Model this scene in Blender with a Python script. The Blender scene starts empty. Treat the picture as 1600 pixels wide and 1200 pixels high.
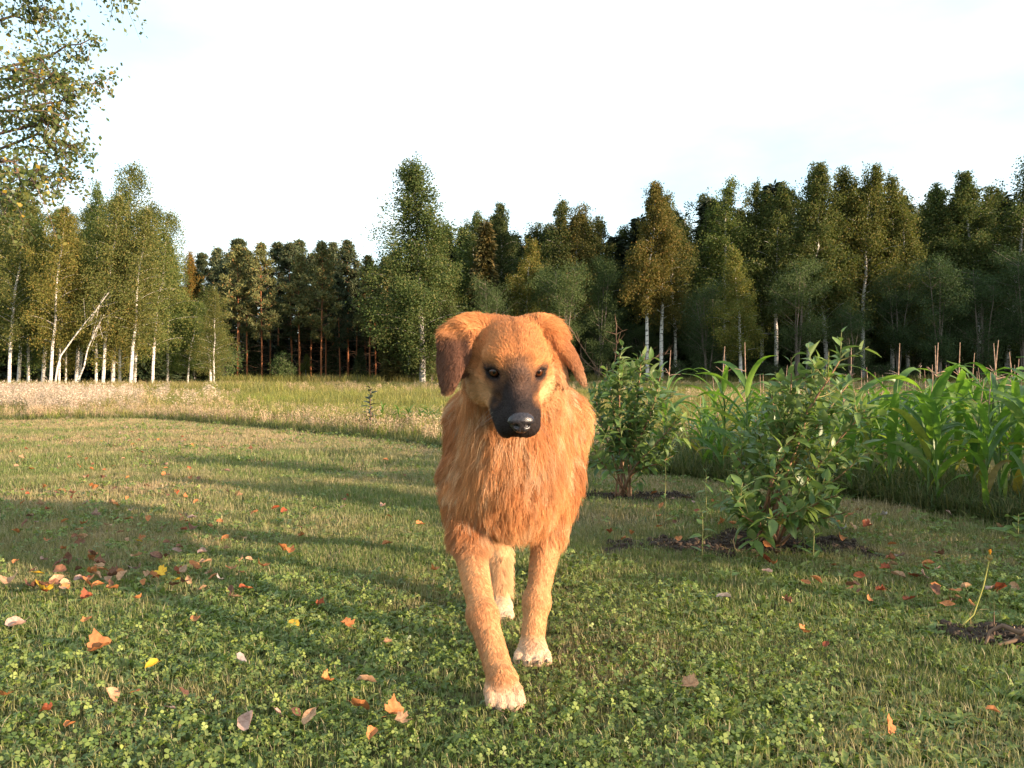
import bpy, math, random
import numpy as np
from mathutils import Vector, Matrix, Euler

SC = bpy.context.scene
COL = SC.collection
R = math.radians

# ------------------------------------------------------------------ camera
cam = bpy.data.cameras.new('camera')
cam.sensor_width = 36.0
cam.lens = 36.0 * 1256 / 1600
cam.clip_start = 0.05
cam.clip_end = 3000
camo = bpy.data.objects.new('camera', cam)
COL.objects.link(camo)
CAMH = 0.68
camo.location = (0, 0, CAMH)
camo.rotation_euler = (R(90 - 0.456), 0, 0)
SC.camera = camo

# ------------------------------------------------------------------ light
SUN_AZ = R(121.0)          # clockwise from +Y: behind the camera, to the right
SUN_EL = R(10.5)
SUN_DIR = Vector((math.sin(SUN_AZ) * math.cos(SUN_EL), math.cos(SUN_AZ) * math.cos(SUN_EL), math.sin(SUN_EL)))
sun = bpy.data.lights.new('sun', 'SUN')
sun.energy = 5.0
sun.angle = R(0.55)
sun.color = (1.0, 0.76, 0.55)
suno = bpy.data.objects.new('sun', sun)
COL.objects.link(suno)
suno.rotation_euler = SUN_DIR.to_track_quat('Z', 'Y').to_euler()

W = bpy.data.worlds.new('World')
SC.world = W
W.use_nodes = True
nt = W.node_tree
nt.nodes.clear()
N = nt.nodes.new
sky = N('ShaderNodeTexSky')
sky.sky_type = 'NISHITA'
sky.sun_disc = False
sky.sun_elevation = SUN_EL
sky.sun_rotation = SUN_AZ
bg1 = N('ShaderNodeBackground'); bg1.inputs['Strength'].default_value = 0.05
nt.links.new(sky.outputs[0], bg1.inputs['Color'])
tc = N('ShaderNodeTexCoord')
mp = N('ShaderNodeMapping'); mp.inputs['Scale'].default_value = (1.0, 1.0, 2.6); mp.inputs['Location'].default_value = (3.1, 0.4, 0.2)
nz = N('ShaderNodeTexNoise'); nz.inputs['Scale'].default_value = 1.7; nz.inputs['Detail'].default_value = 6; nz.inputs['Roughness'].default_value = 0.55
rp = N('ShaderNodeValToRGB')
rp.color_ramp.elements[0].position = 0.38; rp.color_ramp.elements[0].color = (0.62, 0.86, 1.0, 1)
rp.color_ramp.elements[1].position = 0.56; rp.color_ramp.elements[1].color = (0.90, 0.98, 1.0, 1)
bg2 = N('ShaderNodeBackground'); bg2.inputs['Strength'].default_value = 0.40
nt.links.new(tc.outputs['Generated'], mp.inputs['Vector'])
nt.links.new(mp.outputs[0], nz.inputs['Vector'])
nt.links.new(nz.outputs[0], rp.inputs[0])
nt.links.new(rp.outputs[0], bg2.inputs['Color'])
add = N('ShaderNodeAddShader'); wo = N('ShaderNodeOutputWorld')
nt.links.new(bg1.outputs[0], add.inputs[0]); nt.links.new(bg2.outputs[0], add.inputs[1])
nt.links.new(add.outputs[0], wo.inputs['Surface'])

vs = SC.view_settings
vs.view_transform = 'Standard'; vs.look = 'None'; vs.gamma = 1.0; vs.use_curve_mapping = False
vs.exposure = 1.45
cy = SC.cycles
cy.max_bounces = 6; cy.diffuse_bounces = 3; cy.glossy_bounces = 2; cy.transmission_bounces = 4; cy.transparent_max_bounces = 6
cy.use_denoising = True

# ------------------------------------------------------------------ helpers
F_PX = 1256.0
def at(px, d, py=None, z=None):
    """point at distance d (metres along +Y) under a pixel column; z from the pixel row or given"""
    x = (px - 800) / F_PX * d
    if z is None:
        z = CAMH - (py - 590) / F_PX * d
    return np.array((x, d, z))

def mesh_np(name, V, F, mats=None, smooth=False, col=None, mat_idx=None):
    """V (n,3); F one (m,k) array or a list of them -> mesh datablock"""
    me = bpy.data.meshes.new(name)
    V = np.ascontiguousarray(V, dtype=np.float32)
    Fs = F if isinstance(F, list) else [F]
    Fs = [np.asarray(f, dtype=np.int32) for f in Fs if len(f)]
    me.vertices.add(len(V)); me.vertices.foreach_set('co', V.ravel())
    tot = sum(f.size for f in Fs); nf = sum(len(f) for f in Fs)
    me.loops.add(tot); me.polygons.add(nf)
    me.loops.foreach_set('vertex_index', np.concatenate([f.ravel() for f in Fs]))
    st = []; s = 0
    for f in Fs:
        k = f.shape[1]
        st.append(s + np.arange(len(f)) * k); s += f.size
    me.polygons.foreach_set('loop_start', np.concatenate(st).astype(np.int32))
    if smooth:
        me.polygons.foreach_set('use_smooth', np.ones(nf, dtype=bool))
    if mat_idx is not None:
        me.polygons.foreach_set('material_index', np.asarray(mat_idx, dtype=np.int32))
    me.update(calc_edges=True)
    if mats is not None:
        for m in (mats if isinstance(mats, (list, tuple)) else [mats]):
            me.materials.append(m)
    if col is not None:
        a = me.color_attributes.new('col', 'FLOAT_COLOR', 'POINT')
        c = np.ones((len(V), 4), dtype=np.float32); c[:, :3] = col
        a.data.foreach_set('color', c.ravel())
    return me

def obj(name, me, parent=None, loc=None):
    o = bpy.data.objects.new(name, me)
    COL.objects.link(o)
    if parent is not None:
        o.parent = parent
    if loc is not None:
        o.location = loc
    return o

def tag(o, label=None, cat=None, group=None, kind=None):
    if label: o['label'] = label
    if cat: o['category'] = cat
    if group: o['group'] = group
    if kind: o['kind'] = kind
    return o

def empty(name, loc=(0, 0, 0), rz=0.0):
    o = bpy.data.objects.new(name, None)
    COL.objects.link(o)
    o.empty_display_size = 0.1
    o.location = loc; o.rotation_euler = (0, 0, rz)
    return o

def copy_tree(o, parent=None):
    c = o.copy(); COL.objects.link(c)
    if parent is not None:
        c.parent = parent
    for ch in list(KIDS.get(o, ())):
        k = copy_tree(ch, c)
        KIDS.setdefault(c, []).append(k)
    return c
KIDS = {}
def part(name, me, parent):
    o = obj(name, me, parent)
    KIDS.setdefault(parent, []).append(o)
    return o

def unit(v):
    v = np.asarray(v, dtype=float)
    return v / np.maximum(np.linalg.norm(v, axis=-1, keepdims=True), 1e-9)

def tube(pts, rad, n=6, cap=False):
    """pts (k,3), rad (k,) -> verts, quads"""
    pts = np.asarray(pts, float); rad = np.asarray(rad, float)
    k = len(pts)
    t = unit(np.gradient(pts, axis=0))
    ref = np.array((0.0, 0.0, 1.0)) if abs(t[0, 2]) < 0.9 else np.array((1.0, 0.0, 0.0))
    u = np.zeros_like(t); v = np.zeros_like(t)
    a = unit(np.cross(t[0], ref))
    for i in range(k):
        a = unit(a - t[i] * np.dot(a, t[i])); u[i] = a; v[i] = np.cross(t[i], a)
    ang = np.arange(n) / n * 2 * math.pi
    V = pts[:, None, :] + rad[:, None, None] * (np.cos(ang)[None, :, None] * u[:, None, :] + np.sin(ang)[None, :, None] * v[:, None, :])
    V = V.reshape(-1, 3)
    i = np.arange(k - 1)[:, None] * n; j = np.arange(n)[None, :]
    F = np.stack([i + j, i + (j + 1) % n, i + n + (j + 1) % n, i + n + j], -1).reshape(-1, 4)
    return V, F

class MB:
    """collects vertex/face blocks; builds one mesh"""
    def __init__(s): s.V = []; s.F = []; s.n = 0; s.C = []
    def add(s, V, F, c=None):
        V = np.asarray(V, float); F = np.asarray(F)
        s.V.append(V); s.F.append(F + s.n); s.n += len(V)
        s.C.append(np.broadcast_to(np.asarray(c if c is not None else (1, 1, 1), float), (len(V), 3)))
    def tube(s, pts, rad, n=6, c=None):
        s.add(*tube(pts, rad, n), c=c)
    def build(s, name, mats, smooth=False, col=False):
        by = {}
        for f in s.F: by.setdefault(f.shape[1], []).append(f)
        return mesh_np(name, np.concatenate(s.V), [np.concatenate(v) for v in by.values()], mats, smooth,
                       np.concatenate(s.C) if col else None)

# ------------------------------------------------------------------ materials
def newmat(name):
    m = bpy.data.materials.new(name); m.use_nodes = True
    t = m.node_tree; t.nodes.clear()
    out = t.nodes.new('ShaderNodeOutputMaterial')
    return m, t, out
def ramp(t, fac, stops, interp='LINEAR'):
    r = t.nodes.new('ShaderNodeValToRGB'); cr = r.color_ramp; cr.interpolation = interp
    while len(cr.elements) < len(stops): cr.elements.new(0.5)
    for e, (p, c) in zip(cr.elements, stops):
        e.position = p; e.color = tuple(c) + (1,)
    if fac is not None: t.links.new(fac, r.inputs[0])
    return r.outputs[0]
def noise(t, scale, detail=4, rough=0.55, vec=None, w=None):
    n = t.nodes.new('ShaderNodeTexNoise'); n.inputs['Scale'].default_value = scale
    n.inputs['Detail'].default_value = detail; n.inputs['Roughness'].default_value = rough
    if vec is not None: t.links.new(vec, n.inputs['Vector'])
    return n.outputs[0]
def mixc(t, fac, a, b, blend='MIX'):
    m = t.nodes.new('ShaderNodeMix'); m.data_type = 'RGBA'; m.blend_type = blend
    for s, v in ((m.inputs[0], fac), (m.inputs[6], a), (m.inputs[7], b)):
        if hasattr(v, 'is_output'): t.links.new(v, s)
        elif isinstance(v, (tuple, list)): s.default_value = tuple(v) + (1,) * (4 - len(v))
        else: s.default_value = v
    return m.outputs[2]
def math_n(t, op, a, b=None, clamp=False):
    m = t.nodes.new('ShaderNodeMath'); m.operation = op; m.use_clamp = clamp
    for s, v in zip(m.inputs, (a, b)):
        if v is None: continue
        if hasattr(v, 'is_output'): t.links.new(v, s)
        else: s.default_value = v
    return m.outputs[0]

def leaf_mat(name, stops, trans=0.35, rough=0.5, tint=True, spec=0.3, pos_scale=None, back=None):
    """leaf colour varies leaf by leaf (each leaf a loose island) and by the object's own tint"""
    m, t, out = newmat(name)
    geo = t.nodes.new('ShaderNodeNewGeometry')
    c = ramp(t, geo.outputs['Random Per Island'], stops)
    if pos_scale:
        nzv = noise(t, pos_scale, 3, 0.6, geo.outputs['Position'])
        f = ramp(t, nzv, [(0.35, (0.62, 0.66, 0.6)), (0.65, (1.3, 1.24, 1.1))])
        c = mixc(t, 1.0, c, f, 'MULTIPLY')
    if tint:
        oi = t.nodes.new('ShaderNodeObjectInfo')
        c = mixc(t, 1.0, c, oi.outputs['Color'], 'MULTIPLY')
    p = t.nodes.new('ShaderNodeBsdfPrincipled')
    p.inputs['Roughness'].default_value = rough
    p.inputs['Specular IOR Level'].default_value = spec
    t.links.new(c, p.inputs['Base Color'])
    tr = t.nodes.new('ShaderNodeBsdfTranslucent')
    ct = mixc(t, 1.0, c, (1.15, 1.25, 0.55), 'MULTIPLY')
    t.links.new(ct, tr.inputs['Color'])
    mx = t.nodes.new('ShaderNodeMixShader'); mx.inputs[0].default_value = trans
    t.links.new(p.outputs[0], mx.inputs[1]); t.links.new(tr.outputs[0], mx.inputs[2])
    t.links.new(mx.outputs[0], out.inputs['Surface'])
    return m

def plain_mat(name, stops, scale=6, rough=0.8, detail=5, bump=0.0, bscale=None, spec=0.3, stretch=None, tint=False):
    m, t, out = newmat(name)
    tcn = t.nodes.new('ShaderNodeTexCoord')
    vec = tcn.outputs['Object']
    if stretch:
        mpn = t.nodes.new('ShaderNodeMapping'); mpn.inputs['Scale'].default_value = stretch
        t.links.new(vec, mpn.inputs['Vector']); vec = mpn.outputs[0]
    f = noise(t, scale, detail, 0.6, vec)
    c = ramp(t, f, stops)
    if tint:
        oi = t.nodes.new('ShaderNodeObjectInfo')
        c = mixc(t, 1.0, c, oi.outputs['Color'], 'MULTIPLY')
    p = t.nodes.new('ShaderNodeBsdfPrincipled')
    p.inputs['Roughness'].default_value = rough; p.inputs['Specular IOR Level'].default_value = spec
    t.links.new(c, p.inputs['Base Color'])
    if bump:
        b = t.nodes.new('ShaderNodeBump'); b.inputs['Strength'].default_value = bump
        fb = noise(t, bscale or scale * 3, 6, 0.6, vec)
        t.links.new(fb, b.inputs['Height']); t.links.new(b.outputs[0], p.inputs['Normal'])
    t.links.new(p.outputs[0], out.inputs['Surface'])
    return m
# ================================================================== GROUND
EX = np.array([-40, -20, -9.5, -5.95, -3.66, -1.72, -0.74, 0.4, 1.14, 2.04, 2.27, 2.6, 3.2, 5.0, 9.0])
EY = np.array([11.0, 12.0, 12.2, 13.1, 10.95, 9.0, 7.76, 6.2, 5.5, 4.27, 3.56, 2.5, 1.0, -3.0, -9.0])
def edge_y(x): return np.interp(x, EX, EY)
def vnoise(x, y, sc, seed=0):
    q = np.stack([np.asarray(x, float) * sc + seed * 13.7, np.asarray(y, float) * sc - seed * 7.1], -1)
    i = np.floor(q).astype(np.int64); f = q - i; f = f * f * (3 - 2 * f)
    def h(a, b):
        n = (a * 374761393 + b * 668265263 + seed * 974711) & 0xffffffff
        n = ((n ^ (n >> 13)) * 1274126177) & 0xffffffff
        return ((n ^ (n >> 16)) & 0xffff) / 65535.0
    a = h(i[..., 0], i[..., 1]); b = h(i[..., 0] + 1, i[..., 1]); c = h(i[..., 0], i[..., 1] + 1); d = h(i[..., 0] + 1, i[..., 1] + 1)
    return (a * (1 - f[..., 0]) + b * f[..., 0]) * (1 - f[..., 1]) + (c * (1 - f[..., 0]) + d * f[..., 0]) * f[..., 1]
def fbm(x, y, sc, seed=0): return 0.55 * vnoise(x, y, sc, seed) + 0.3 * vnoise(x, y, sc * 2.3, seed + 1) + 0.15 * vnoise(x, y, sc * 5.1, seed + 2)
def gz(x, y):
    x = np.asarray(x, float); y = np.asarray(y, float)
    w = np.clip(1 - np.hypot(x, y) / 30, 0, 1)
    return w * ((fbm(x, y, 1.6, 5) - 0.5) * 0.030 + (fbm(x, y, 7.0, 9) - 0.5) * 0.012)
# bare soil: under the two berry bushes and the bed by the right edge
SOIL = [(0.93, 3.28, 0.50, 0.26, -0.05), (0.66, 4.55, 0.42, 0.20, 0.0), (1.50, 1.98, 0.36, 0.17, -0.45)]
def soil_w(x, y):
    """1 inside a soil patch, ragged edge"""
    out = np.zeros(np.shape(x))
    for cx, cy_, rx, ry, a in SOIL:
        dx, dy = x - cx, y - cy_
        u = (dx * math.cos(a) + dy * math.sin(a)) / rx; v = (-dx * math.sin(a) + dy * math.cos(a)) / ry
        out = np.maximum(out, np.clip((0.98 + 2.0 * (fbm(x, y, 5.0, 3) - 0.5) - np.hypot(u, v)) / 0.30, 0, 1))
    return out
gx = np.unique(np.concatenate([np.linspace(-7, 7, 281), np.linspace(-40, 40, 81), np.linspace(-1500, 1500, 31)]))
gy = np.unique(np.concatenate([np.linspace(0.5, 9, 171), np.linspace(-10, 40, 101), np.linspace(-300, 2200, 51)]))
GX, GY = np.meshgrid(gx, gy, indexing='ij')
soilv = soil_w(GX, GY)
GZ = gz(GX, GY) + soilv * (0.004 + 0.03 * (fbm(GX, GY, 9, 21) - 0.35))
nx_, ny_ = GX.shape
ii = np.arange(nx_ * ny_).reshape(nx_, ny_)
GF = np.stack([ii[:-1, :-1], ii[1:, :-1], ii[1:, 1:], ii[:-1, 1:]], -1).reshape(-1, 4)
lawnw = np.clip((edge_y(GX) - GY) / 0.35 + 0.5 + 1.2 * (fbm(GX, GY, 2.0, 4) - 0.5), 0, 1)
strip = np.exp(-((edge_y(GX) - GY - 0.5) / np.where(GX < -2, 1.1, 0.45)) ** 2) * (GX < 2.2)
gcol = np.stack([lawnw, soilv, strip], -1).reshape(-1, 3)
m, t, out = newmat('ground_soil_and_turf')
vc = t.nodes.new('ShaderNodeVertexColor'); vc.layer_name = 'col'
sp = t.nodes.new('ShaderNodeSeparateColor'); t.links.new(vc.outputs[0], sp.inputs[0])
geo = t.nodes.new('ShaderNodeNewGeometry')
f1 = noise(t, 30, 6, 0.65, geo.outputs['Position']); f2 = noise(t, 0.9, 5, 0.6, geo.outputs['Position']); f3 = noise(t, 0.12, 5, 0.6, geo.outputs['Position'])
turf = ramp(t, f1, [(0.3, (0.030, 0.036, 0.014)), (0.5, (0.060, 0.072, 0.026)), (0.7, (0.13, 0.11, 0.050))])
straw = ramp(t, f1, [(0.3, (0.10, 0.075, 0.038)), (0.7, (0.34, 0.25, 0.13))])
lawnc = mixc(t, ramp(t, f2, [(0.48, (0, 0, 0)), (0.66, (0.7, 0.7, 0.7))]), turf, straw)
lawnc = mixc(t, math_n(t, 'MULTIPLY', sp.outputs[2], 0.8), lawnc, straw)
fld = ramp(t, f3, [(0.35, (0.085, 0.090, 0.030)), (0.52, (0.17, 0.15, 0.055)), (0.7, (0.28, 0.20, 0.095))])
fld = mixc(t, 0.5, fld, ramp(t, f1, [(0.3, (0.05, 0.05, 0.02)), (0.7, (0.22, 0.18, 0.08))]))
soil = ramp(t, f1, [(0.3, (0.022, 0.015, 0.011)), (0.55, (0.050, 0.034, 0.024)), (0.75, (0.10, 0.068, 0.045))])
c = mixc(t, sp.outputs[0], fld, lawnc); c = mixc(t, sp.outputs[1], c, soil)
p = t.nodes.new('ShaderNodeBsdfPrincipled'); p.inputs['Roughness'].default_value = 0.95; p.inputs['Specular IOR Level'].default_value = 0.1
t.links.new(c, p.inputs['Base Color'])
bm = t.nodes.new('ShaderNodeBump'); bm.inputs['Strength'].default_value = 0.9; bm.inputs['Distance'].default_value = 0.02
t.links.new(f1, bm.inputs['Height']); t.links.new(bm.outputs[0], p.inputs['Normal'])
t.links.new(p.outputs[0], out.inputs['Surface'])
ground = obj('ground', mesh_np('ground', np.stack([GX, GY, GZ], -1).reshape(-1, 3), GF, m, True, gcol))
tag(ground, 'level ground of mown lawn, bare soil patches and open field', 'ground', kind='structure')

# ------------------------------------------------------------------ scatter of small plants (what nobody could count)
def make_templates(name, meshes):
    c = bpy.data.collections.new(name)
    for i, me in enumerate(meshes):
        o = bpy.data.objects.new('%s_%02d' % (name, i), me); c.objects.link(o)
    return c
def scatter(name, label, cat, P, yaw, tilt, scl, idx, coll):
    n = len(P)
    me = bpy.data.meshes.new(name); me.vertices.add(n); me.vertices.foreach_set('co', np.asarray(P, np.float32).ravel())
    r_ = np.zeros((n, 3), np.float32); r_[:, 0] = tilt[:, 0]; r_[:, 1] = tilt[:, 1]; r_[:, 2] = yaw
    a = me.attributes.new('rot', 'FLOAT_VECTOR', 'POINT'); a.data.foreach_set('vector', r_.ravel())
    a = me.attributes.new('scl', 'FLOAT', 'POINT'); a.data.foreach_set('value', np.asarray(scl, np.float32))
    a = me.attributes.new('idx', 'INT', 'POINT'); a.data.foreach_set('value', np.asarray(idx, np.int32))
    o = obj(name, me); tag(o, label, cat, kind='stuff')
    g = bpy.data.node_groups.new(name, 'GeometryNodeTree')
    g.interface.new_socket('Geometry', in_out='INPUT', socket_type='NodeSocketGeometry')
    g.interface.new_socket('Geometry', in_out='OUTPUT', socket_type='NodeSocketGeometry')
    gi = g.nodes.new('NodeGroupInput'); go = g.nodes.new('NodeGroupOutput')
    ip = g.nodes.new('GeometryNodeInstanceOnPoints'); ci = g.nodes.new('GeometryNodeCollectionInfo')
    ci.inputs['Collection'].default_value = coll
    ci.inputs['Separate Children'].default_value = True; ci.inputs['Reset Children'].default_value = True
    ip.inputs['Pick Instance'].default_value = True
    for nm, ty, so in (('rot', 'FLOAT_VECTOR', 'Rotation'), ('scl', 'FLOAT', 'Scale'), ('idx', 'INT', 'Instance Index')):
        na = g.nodes.new('GeometryNodeInputNamedAttribute'); na.data_type = ty; na.inputs['Name'].default_value = nm
        g.links.new(na.outputs['Attribute'], ip.inputs[so])
    g.links.new(gi.outputs[0], ip.inputs['Points']); g.links.new(ci.outputs[0], ip.inputs['Instance']); g.links.new(ip.outputs[0], go.inputs[0])
    md = o.modifiers.new('scatter', 'NODES'); md.node_group = g
    return o
# ================================================================== TREES
def bark_birch():
    m, t, out = newmat('birch_bark')
    tcn = t.nodes.new('ShaderNodeTexCoord')
    mp = t.nodes.new('ShaderNodeMapping'); mp.inputs['Scale'].default_value = (6, 6, 1.1); t.links.new(tcn.outputs['Object'], mp.inputs[0])
    mp2 = t.nodes.new('ShaderNodeMapping'); mp2.inputs['Scale'].default_value = (2, 2, 9); t.links.new(tcn.outputs['Object'], mp2.inputs[0])
    a = noise(t, 1.2, 5, 0.6, mp.outputs[0]); b = noise(t, 1.6, 4, 0.7, mp2.outputs[0])
    c = ramp(t, a, [(0.35, (0.50, 0.45, 0.40)), (0.6, (0.72, 0.68, 0.62))])
    c = mixc(t, ramp(t, b, [(0.54, (0, 0, 0)), (0.62, (1, 1, 1))]), c, (0.05, 0.042, 0.038))
    oi = t.nodes.new('ShaderNodeObjectInfo'); c = mixc(t, 1.0, c, oi.outputs['Color'], 'MULTIPLY')
    p = t.nodes.new('ShaderNodeBsdfPrincipled'); p.inputs['Roughness'].default_value = 0.75; t.links.new(c, p.inputs['Base Color'])
    t.links.new(p.outputs[0], out.inputs['Surface']); return m
BIRCH_BARK = bark_birch()
PINE_BARK = plain_mat('pine_bark', [(0.3, (0.17, 0.062, 0.028)), (0.55, (0.34, 0.13, 0.055)), (0.75, (0.46, 0.20, 0.09))], 3, 0.85, 5, 0.5, 12, 0.2, (1, 1, 0.35))
GREY_BARK = plain_mat('grey_bark', [(0.3, (0.10, 0.08, 0.065)), (0.7, (0.26, 0.21, 0.17))], 4, 0.85, 5, 0.4, 14, 0.2, (1, 1, 0.3))
TWIG = plain_mat('bare_twig', [(0.3, (0.10, 0.06, 0.04)), (0.7, (0.22, 0.14, 0.09))], 4, 0.85)
BIRCH_LEAF = leaf_mat('birch_leaf', [(0.0, (0.056, 0.076, 0.027)), (0.45, (0.092, 0.110, 0.040)), (0.85, (0.142, 0.142, 0.054)), (1.0, (0.20, 0.155, 0.065))], 0.34, 0.7, spec=0.08)
WILLOW_LEAF = leaf_mat('willow_leaf', [(0.0, (0.045, 0.066, 0.030)), (0.5, (0.080, 0.105, 0.045)), (1.0, (0.13, 0.15, 0.065))], 0.30, 0.65, spec=0.12)
PINE_NEEDLE = leaf_mat('pine_needle', [(0.0, (0.044, 0.060, 0.030)), (0.5, (0.078, 0.096, 0.044)), (0.9, (0.120, 0.125, 0.058)), (1.0, (0.16, 0.085, 0.035))], 0.12, 0.6, spec=0.2)
SPRUCE_NEEDLE = leaf_mat('spruce_needle', [(0.0, (0.022, 0.034, 0.018)), (0.6, (0.040, 0.055, 0.026)), (1.0, (0.070, 0.075, 0.032))], 0.10, 0.6, spec=0.2)

def leaf_quads(P, s, rg, droop=0.6, asp=0.62):
    """diamond leaves"""
    n = len(P)
    a = unit(rg.normal(0, 1, (n, 3)) + np.array((0, 0, -droop)))
    b = unit(np.cross(a, rg.normal(0, 1, (n, 3))))
    s = np.broadcast_to(s, (n,))[:, None]
    V = np.stack([P - a * s * 0.5, P + b * s * asp * 0.5, P + a * s * 0.5, P - b * s * asp * 0.5], 1).reshape(-1, 3)
    return V, np.arange(4 * n).reshape(n, 4)

def bend_path(H, rg, lean=(0, 0), wob=0.012, k=9):
    z = np.linspace(0, 1, k)
    w = np.cumsum(rg.normal(0, wob * H, (k, 2)), axis=0) * z[:, None]
    return np.stack([lean[0] * H * z ** 1.3 + w[:, 0], lean[1] * H * z ** 1.3 + w[:, 1], H * z], -1)
def on_path(path, u):
    k = len(path) - 1
    q = np.clip(u, 0, 1) * k; i = np.minimum(np.floor(q).astype(int), k - 1); f = (q - i)[..., None]
    return path[i] * (1 - f) + path[i + 1] * f

def birch_tree(seed, H, R, cb=0.28, n_leaf=9000, ls=0.17, lean=(0, 0), nb=60, hang=0.9, bark=None, leafm=None, rise=0.95, r0=0.0105, wob=0.012, ragged=0.3, top=0.75):
    rg = np.random.default_rng(seed)
    path = bend_path(H, rg, lean, wob)
    tk = MB(); tk.tube(path, r0 * H * (1 - np.linspace(0, 1, len(path))) ** 0.8 + 0.006, 8)
    cl = []; wt = []; sgl = []
    az = rg.uniform(0, 6.28)
    for i in range(nb):
        s = (i + rg.random()) / nb
        s = s ** 0.9
        hh = cb + (1 - cb) * s * 0.985
        p0 = on_path(path, np.array(hh))
        az += 2.4 + rg.normal(0, 0.3)
        shape = (1 - s) ** top * min(1, 0.45 + 0.55 * s / 0.22) + 0.05
        L = R * shape * rg.uniform(1 - ragged, 1 + ragged)
        d = np.array((math.cos(az), math.sin(az), 0))
        tt = np.linspace(0, 1, 5)
        ri = rise * rg.uniform(0.7, 1.3) * (0.6 + 0.8 * s)
        pts = p0 + d * (L * tt)[:, None] + np.array((0, 0, 1.0)) * (L * ri * (tt - 0.55 * tt ** 2))[:, None]
        tk.tube(pts, np.linspace(0.15, 0.04, 5) * r0 * H * (0.35 + 0.65 * (1 - s)), 4)
        nc = max(2, int(3 + 9 * L / R))
        u = rg.uniform(0.22, 1.05, nc)
        c = p0 + d * (L * u)[:, None] + np.array((0, 0, 1.0)) * (L * ri * (u - 0.55 * u ** 2))[:, None]
        c += rg.normal(0, 0.09 * R, (nc, 3)) * np.array((1, 1, 0.6))
        cl.append(c); wt.append(rg.uniform(0.3, 1.7, nc) * (0.6 + 0.5 * u)); sgl.append(np.full(nc, 0.45 + 0.6 * min(1, L / R)))
    # leader tuft
    c = on_path(path, rg.uniform(0.93, 1.0, 6)) + rg.normal(0, 0.03 * R, (6, 3)); cl.append(c); wt.append(np.full(6, 0.7)); sgl.append(np.full(6, 0.4))
    cl = np.concatenate(cl); wt = np.concatenate(wt)
    ci = rg.choice(len(cl), n_leaf, p=wt / wt.sum())
    sig = np.array((0.115, 0.115, 0.10)) * R * 0.9
    sgl = np.concatenate(sgl)
    P = cl[ci] + rg.normal(0, 1, (n_leaf, 3)) * sig * sgl[ci][:, None]
    P[:, 2] -= rg.random(n_leaf) ** 1.5 * hang * rg.uniform(0.2, 1.0, len(cl))[ci]
    P[:, 2] = np.maximum(P[:, 2], 0.02 * H)
    V, F = leaf_quads(P, ls * rg.uniform(0.7, 1.25, n_leaf), rg, 0.8)
    return tk.build('trunk', bark or BIRCH_BARK, True), mesh_np('crown', V, F, leafm or BIRCH_LEAF)

def pine_tree(seed, H, R, cb=0.42, n=6500, dead=True):
    rg = np.random.default_rng(seed)
    path = bend_path(H, rg, (rg.normal(0, 0.015), 0), 0.006)
    tb = MB(); tk = MB(); tk.tube(path, 0.0060 * H * (1 - np.linspace(0, 1, len(path)) * 0.9) + 0.01, 8)
    cl = []; wt = []
    h = cb * H
    while h < H * 0.985:
        s = (h / H - cb) / (1 - cb)
        nbr = rg.integers(3, 6); a0 = rg.uniform(0, 6.28)
        for k in range(nbr):
            az = a0 + k * 6.28 / nbr + rg.normal(0, 0.25)
            L = R * (0.35 + 0.65 * min(1, s / 0.2)) * (1.0 - s) ** 0.85 * rg.uniform(0.5, 1.3) + 0.05
            el = 0.15 + 0.65 * s + rg.normal(0, 0.12)
            d = np.array((math.cos(az), math.sin(az), 0)); p0 = on_path(path, np.array(h / H))
            tt = np.linspace(0, 1, 4)
            tb.tube(p0 + d * (L * tt)[:, None] + np.array((0, 0, 1)) * (L * (el * tt + 0.15 * tt ** 2))[:, None], np.linspace(0.028, 0.008, 4) * (1.1 - 0.6 * s), 4)
            nc = max(3, int(7 * L / R)); u = rg.uniform(0.45, 1.05, nc)
            cc = p0 + d * (L * u)[:, None] + np.array((0, 0, 1)) * (L * (el * u + 0.15 * u ** 2))[:, None] + rg.normal(0, 0.08 * L, (nc, 3)) * np.array((1, 1, .5)); cl.append(cc); wt.append(np.full(nc, 1.0))
        h += rg.uniform(0.034, 0.062) * H
    if dead:
        for k in range(26):
            hh = rg.uniform(0.10, cb + 0.06); az = rg.uniform(0, 6.28); L = R * rg.uniform(0.3, 0.85)
            d = np.array((math.cos(az), math.sin(az), rg.uniform(-0.15, 0.2))); p0 = on_path(path, np.array(hh))
            tb.tube(np.stack([p0, p0 + d * L * 0.5 + (0, 0, rg.uniform(-0.1, 0.15)), p0 + d * L + (0, 0, rg.uniform(-0.25, 0.25))]), (0.011, 0.007, 0.003), 3)
    cl.append(on_path(path, rg.uniform(0.95, 1.02, 8))); wt.append(np.full(8, 1.0))
    cl = np.concatenate(cl); wt = np.concatenate(wt)
    ci = rg.choice(len(cl), n)
    P = cl[ci]; a = unit(rg.normal(0, 1, (n, 3)) + (0, 0, 0.7)); ln = rg.uniform(0.16, 0.32, n)[:, None]
    b = unit(np.cross(a, rg.normal(0, 1, (n, 3)))) * 0.034
    st = P + rg.normal(0, 1, (n, 3)) * np.array((0.11, 0.11, 0.06))
    V = np.stack([st, st + a * ln * 0.6 + b, st + a * ln, st + a * ln * 0.6 - b], 1).reshape(-1, 3)
    return tk.build('trunk', PINE_BARK, True), mesh_np('crown', V, np.arange(4 * n).reshape(n, 4), PINE_NEEDLE), tb.build('branches', TWIG)

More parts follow.
